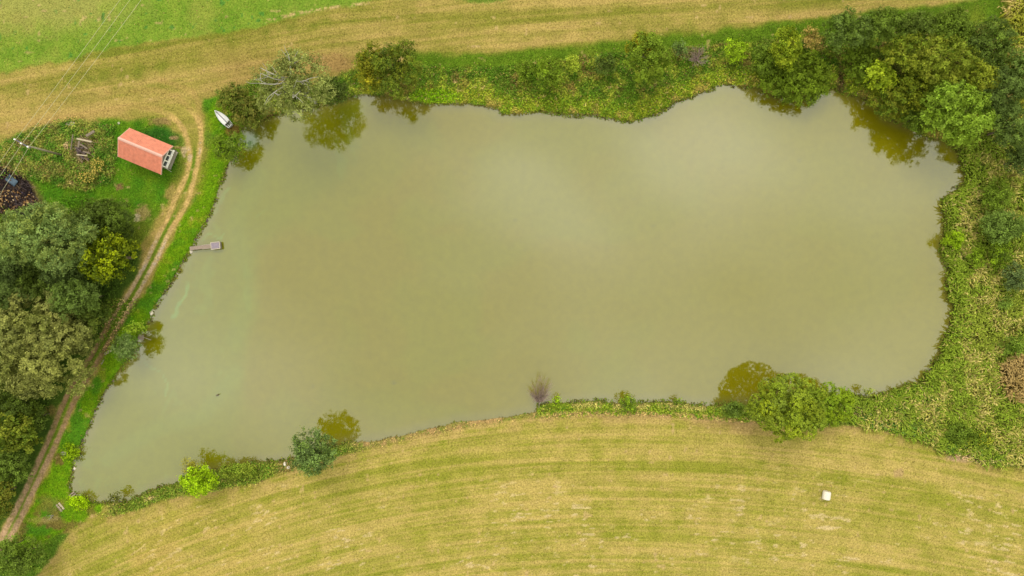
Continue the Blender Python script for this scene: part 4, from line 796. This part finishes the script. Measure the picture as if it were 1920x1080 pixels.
k = look(m_bu, xx+p0[0], yy+p0[1]) > .5; xx, yy = xx[k], yy[k]; n = len(xx); zz = look(Z, xx+p0[0], yy+p0[1])+rr_.uniform(.0, .15, n)
pal_ = np.array([alb(c, .5) for c in [(60,50,50),(84,66,58),(44,36,40),(170,126,78),(214,172,116),(92,80,96),(230,200,164)]]); pi_ = rr_.choice(7, n, p=[.24,.2,.18,.15,.13,.05,.05]); pi_ = np.where((yy > .5) & (pi_ > 2), 0, pi_)
oo = quads_obj('debris', leafquads(np.stack([xx, yy, zz], 1), np.stack([rr_.normal(0, .6, n), rr_.normal(0, .6, n), np.ones(n)], 1), rr_.uniform(.14, .5, n), rr_, .6), pal_[pi_], M_char, ash); oo['kind'] = 'stuff'
tb = MB()
for i in range(70):
    u_, v_ = rr_.uniform(30, 78), rr_.uniform(330, 400); x, y, _ = P(u_, v_, 0)
    if look(m_bu, np.array([x]), np.array([y]))[0] < .3: continue
    a_ = rr_.normal(-.7, .5); L = rr_.uniform(.5, 1.4); z_ = float(look(Z, np.array([x]), np.array([y]))[0])+.12; tb.tube([(x-p0[0], y-p0[1], z_), (x-p0[0]+math.cos(a_)*L, y-p0[1]+math.sin(a_)*L, z_+rr_.uniform(-.1, .15))], .03, 4)
o = tb.build('charred_branches', M_log2, ash); o['kind'] = 'stuff'
M_tarp = mat_plain('blue_grey_sheet', (84,104,124), .5, .5, .2, 4)
gx_, gy_ = np.meshgrid(np.linspace(-.85, .85, 10), np.linspace(-.5, .5, 7), indexing='ij'); gz_ = .1*np.sin(gx_*4)*np.cos(gy_*5)+.06*rr_.random(gx_.shape)
ii = np.arange(70).reshape(10, 7); ft_ = np.stack([ii[:-1, :-1], ii[1:, :-1], ii[1:, 1:], ii[:-1, 1:]], -1).reshape(-1, 4)
px_, py_, _ = P(20, 338, .7); tz = float(look(Z, np.array([px_]), np.array([py_]))[0])
o = link('plastic_sheet', rawmesh('plastic_sheet', np.stack([gx_, gy_, gz_], -1).reshape(-1, 3), ft_, True), M_tarp, None, (px_, py_, tz+.3)); o.rotation_euler = (0, 0, math.radians(-38)); so_ = o.modifiers.new('thick', 'SOLIDIFY'); so_.thickness = .02
tag(o, 'crumpled blue-grey plastic sheet on the ash heap', 'sheet')
bp0 = P(157, 276, 0); bpile = empty('brushwood_pile', bp0); tag(bpile, 'loose tan brushwood lying around the old timbers left of the hut', 'brushwood')
bt = MB(); rb_2 = r_(91)
for i in range(150):
    a_ = rb_2.uniform(0, 6.28); r0_ = math.sqrt(rb_2.random()); q0 = (math.cos(a_)*r0_*1.25, math.sin(a_)*r0_*1.75, rb_2.uniform(.05, .55)); dd_ = rb_2.normal(-.4, .7); L_ = rb_2.uniform(.5, 1.3)
    bt.tube([q0, (q0[0]+math.cos(dd_)*L_, q0[1]+math.sin(dd_)*L_, q0[2]+rb_2.uniform(-.1, .25))], rb_2.uniform(.02, .045), 4)
o = bt.build('sticks', mat_plain('tan_brushwood', (176,152,116), .9, .5, .3, 3), bpile); o['kind'] = 'stuff'
# a duck on the water
dx_, dy_, _ = P(407, 741, 0); dk_ = empty('duck', (dx_, dy_, WL), .5); tag(dk_, 'small brown duck swimming on the open water at the lower left', 'duck')
M_duck = mat_plain('duck_feathers', (110,96,70), .7, .5, .3, 14)
sk = bpy.data.meshes.new('body'); sk.from_pydata([(-.26, 0, .12), (-.12, 0, .08), (.1, 0, .08), (.2, 0, .16), (.22, 0, .27), (.33, 0, .26)], [(0, 1), (1, 2), (2, 3), (3, 4), (4, 5)], []); sko = link('body', sk, M_duck, dk_)
md = sko.modifiers.new('skin', 'SKIN'); md.use_smooth_shade = True
for v_, r in zip(sk.skin_vertices[0].data if sk.skin_vertices else [], (.03, .11, .12, .05, .055, .015)): v_.radius = (r, r)
sko.modifiers.new('sub', 'SUBSURF').levels = 1
print('TREES', tree_count, 'TRIS', sum(len(o.data.polygons)*2 for o in bpy.data.objects if o.type == 'MESH'))
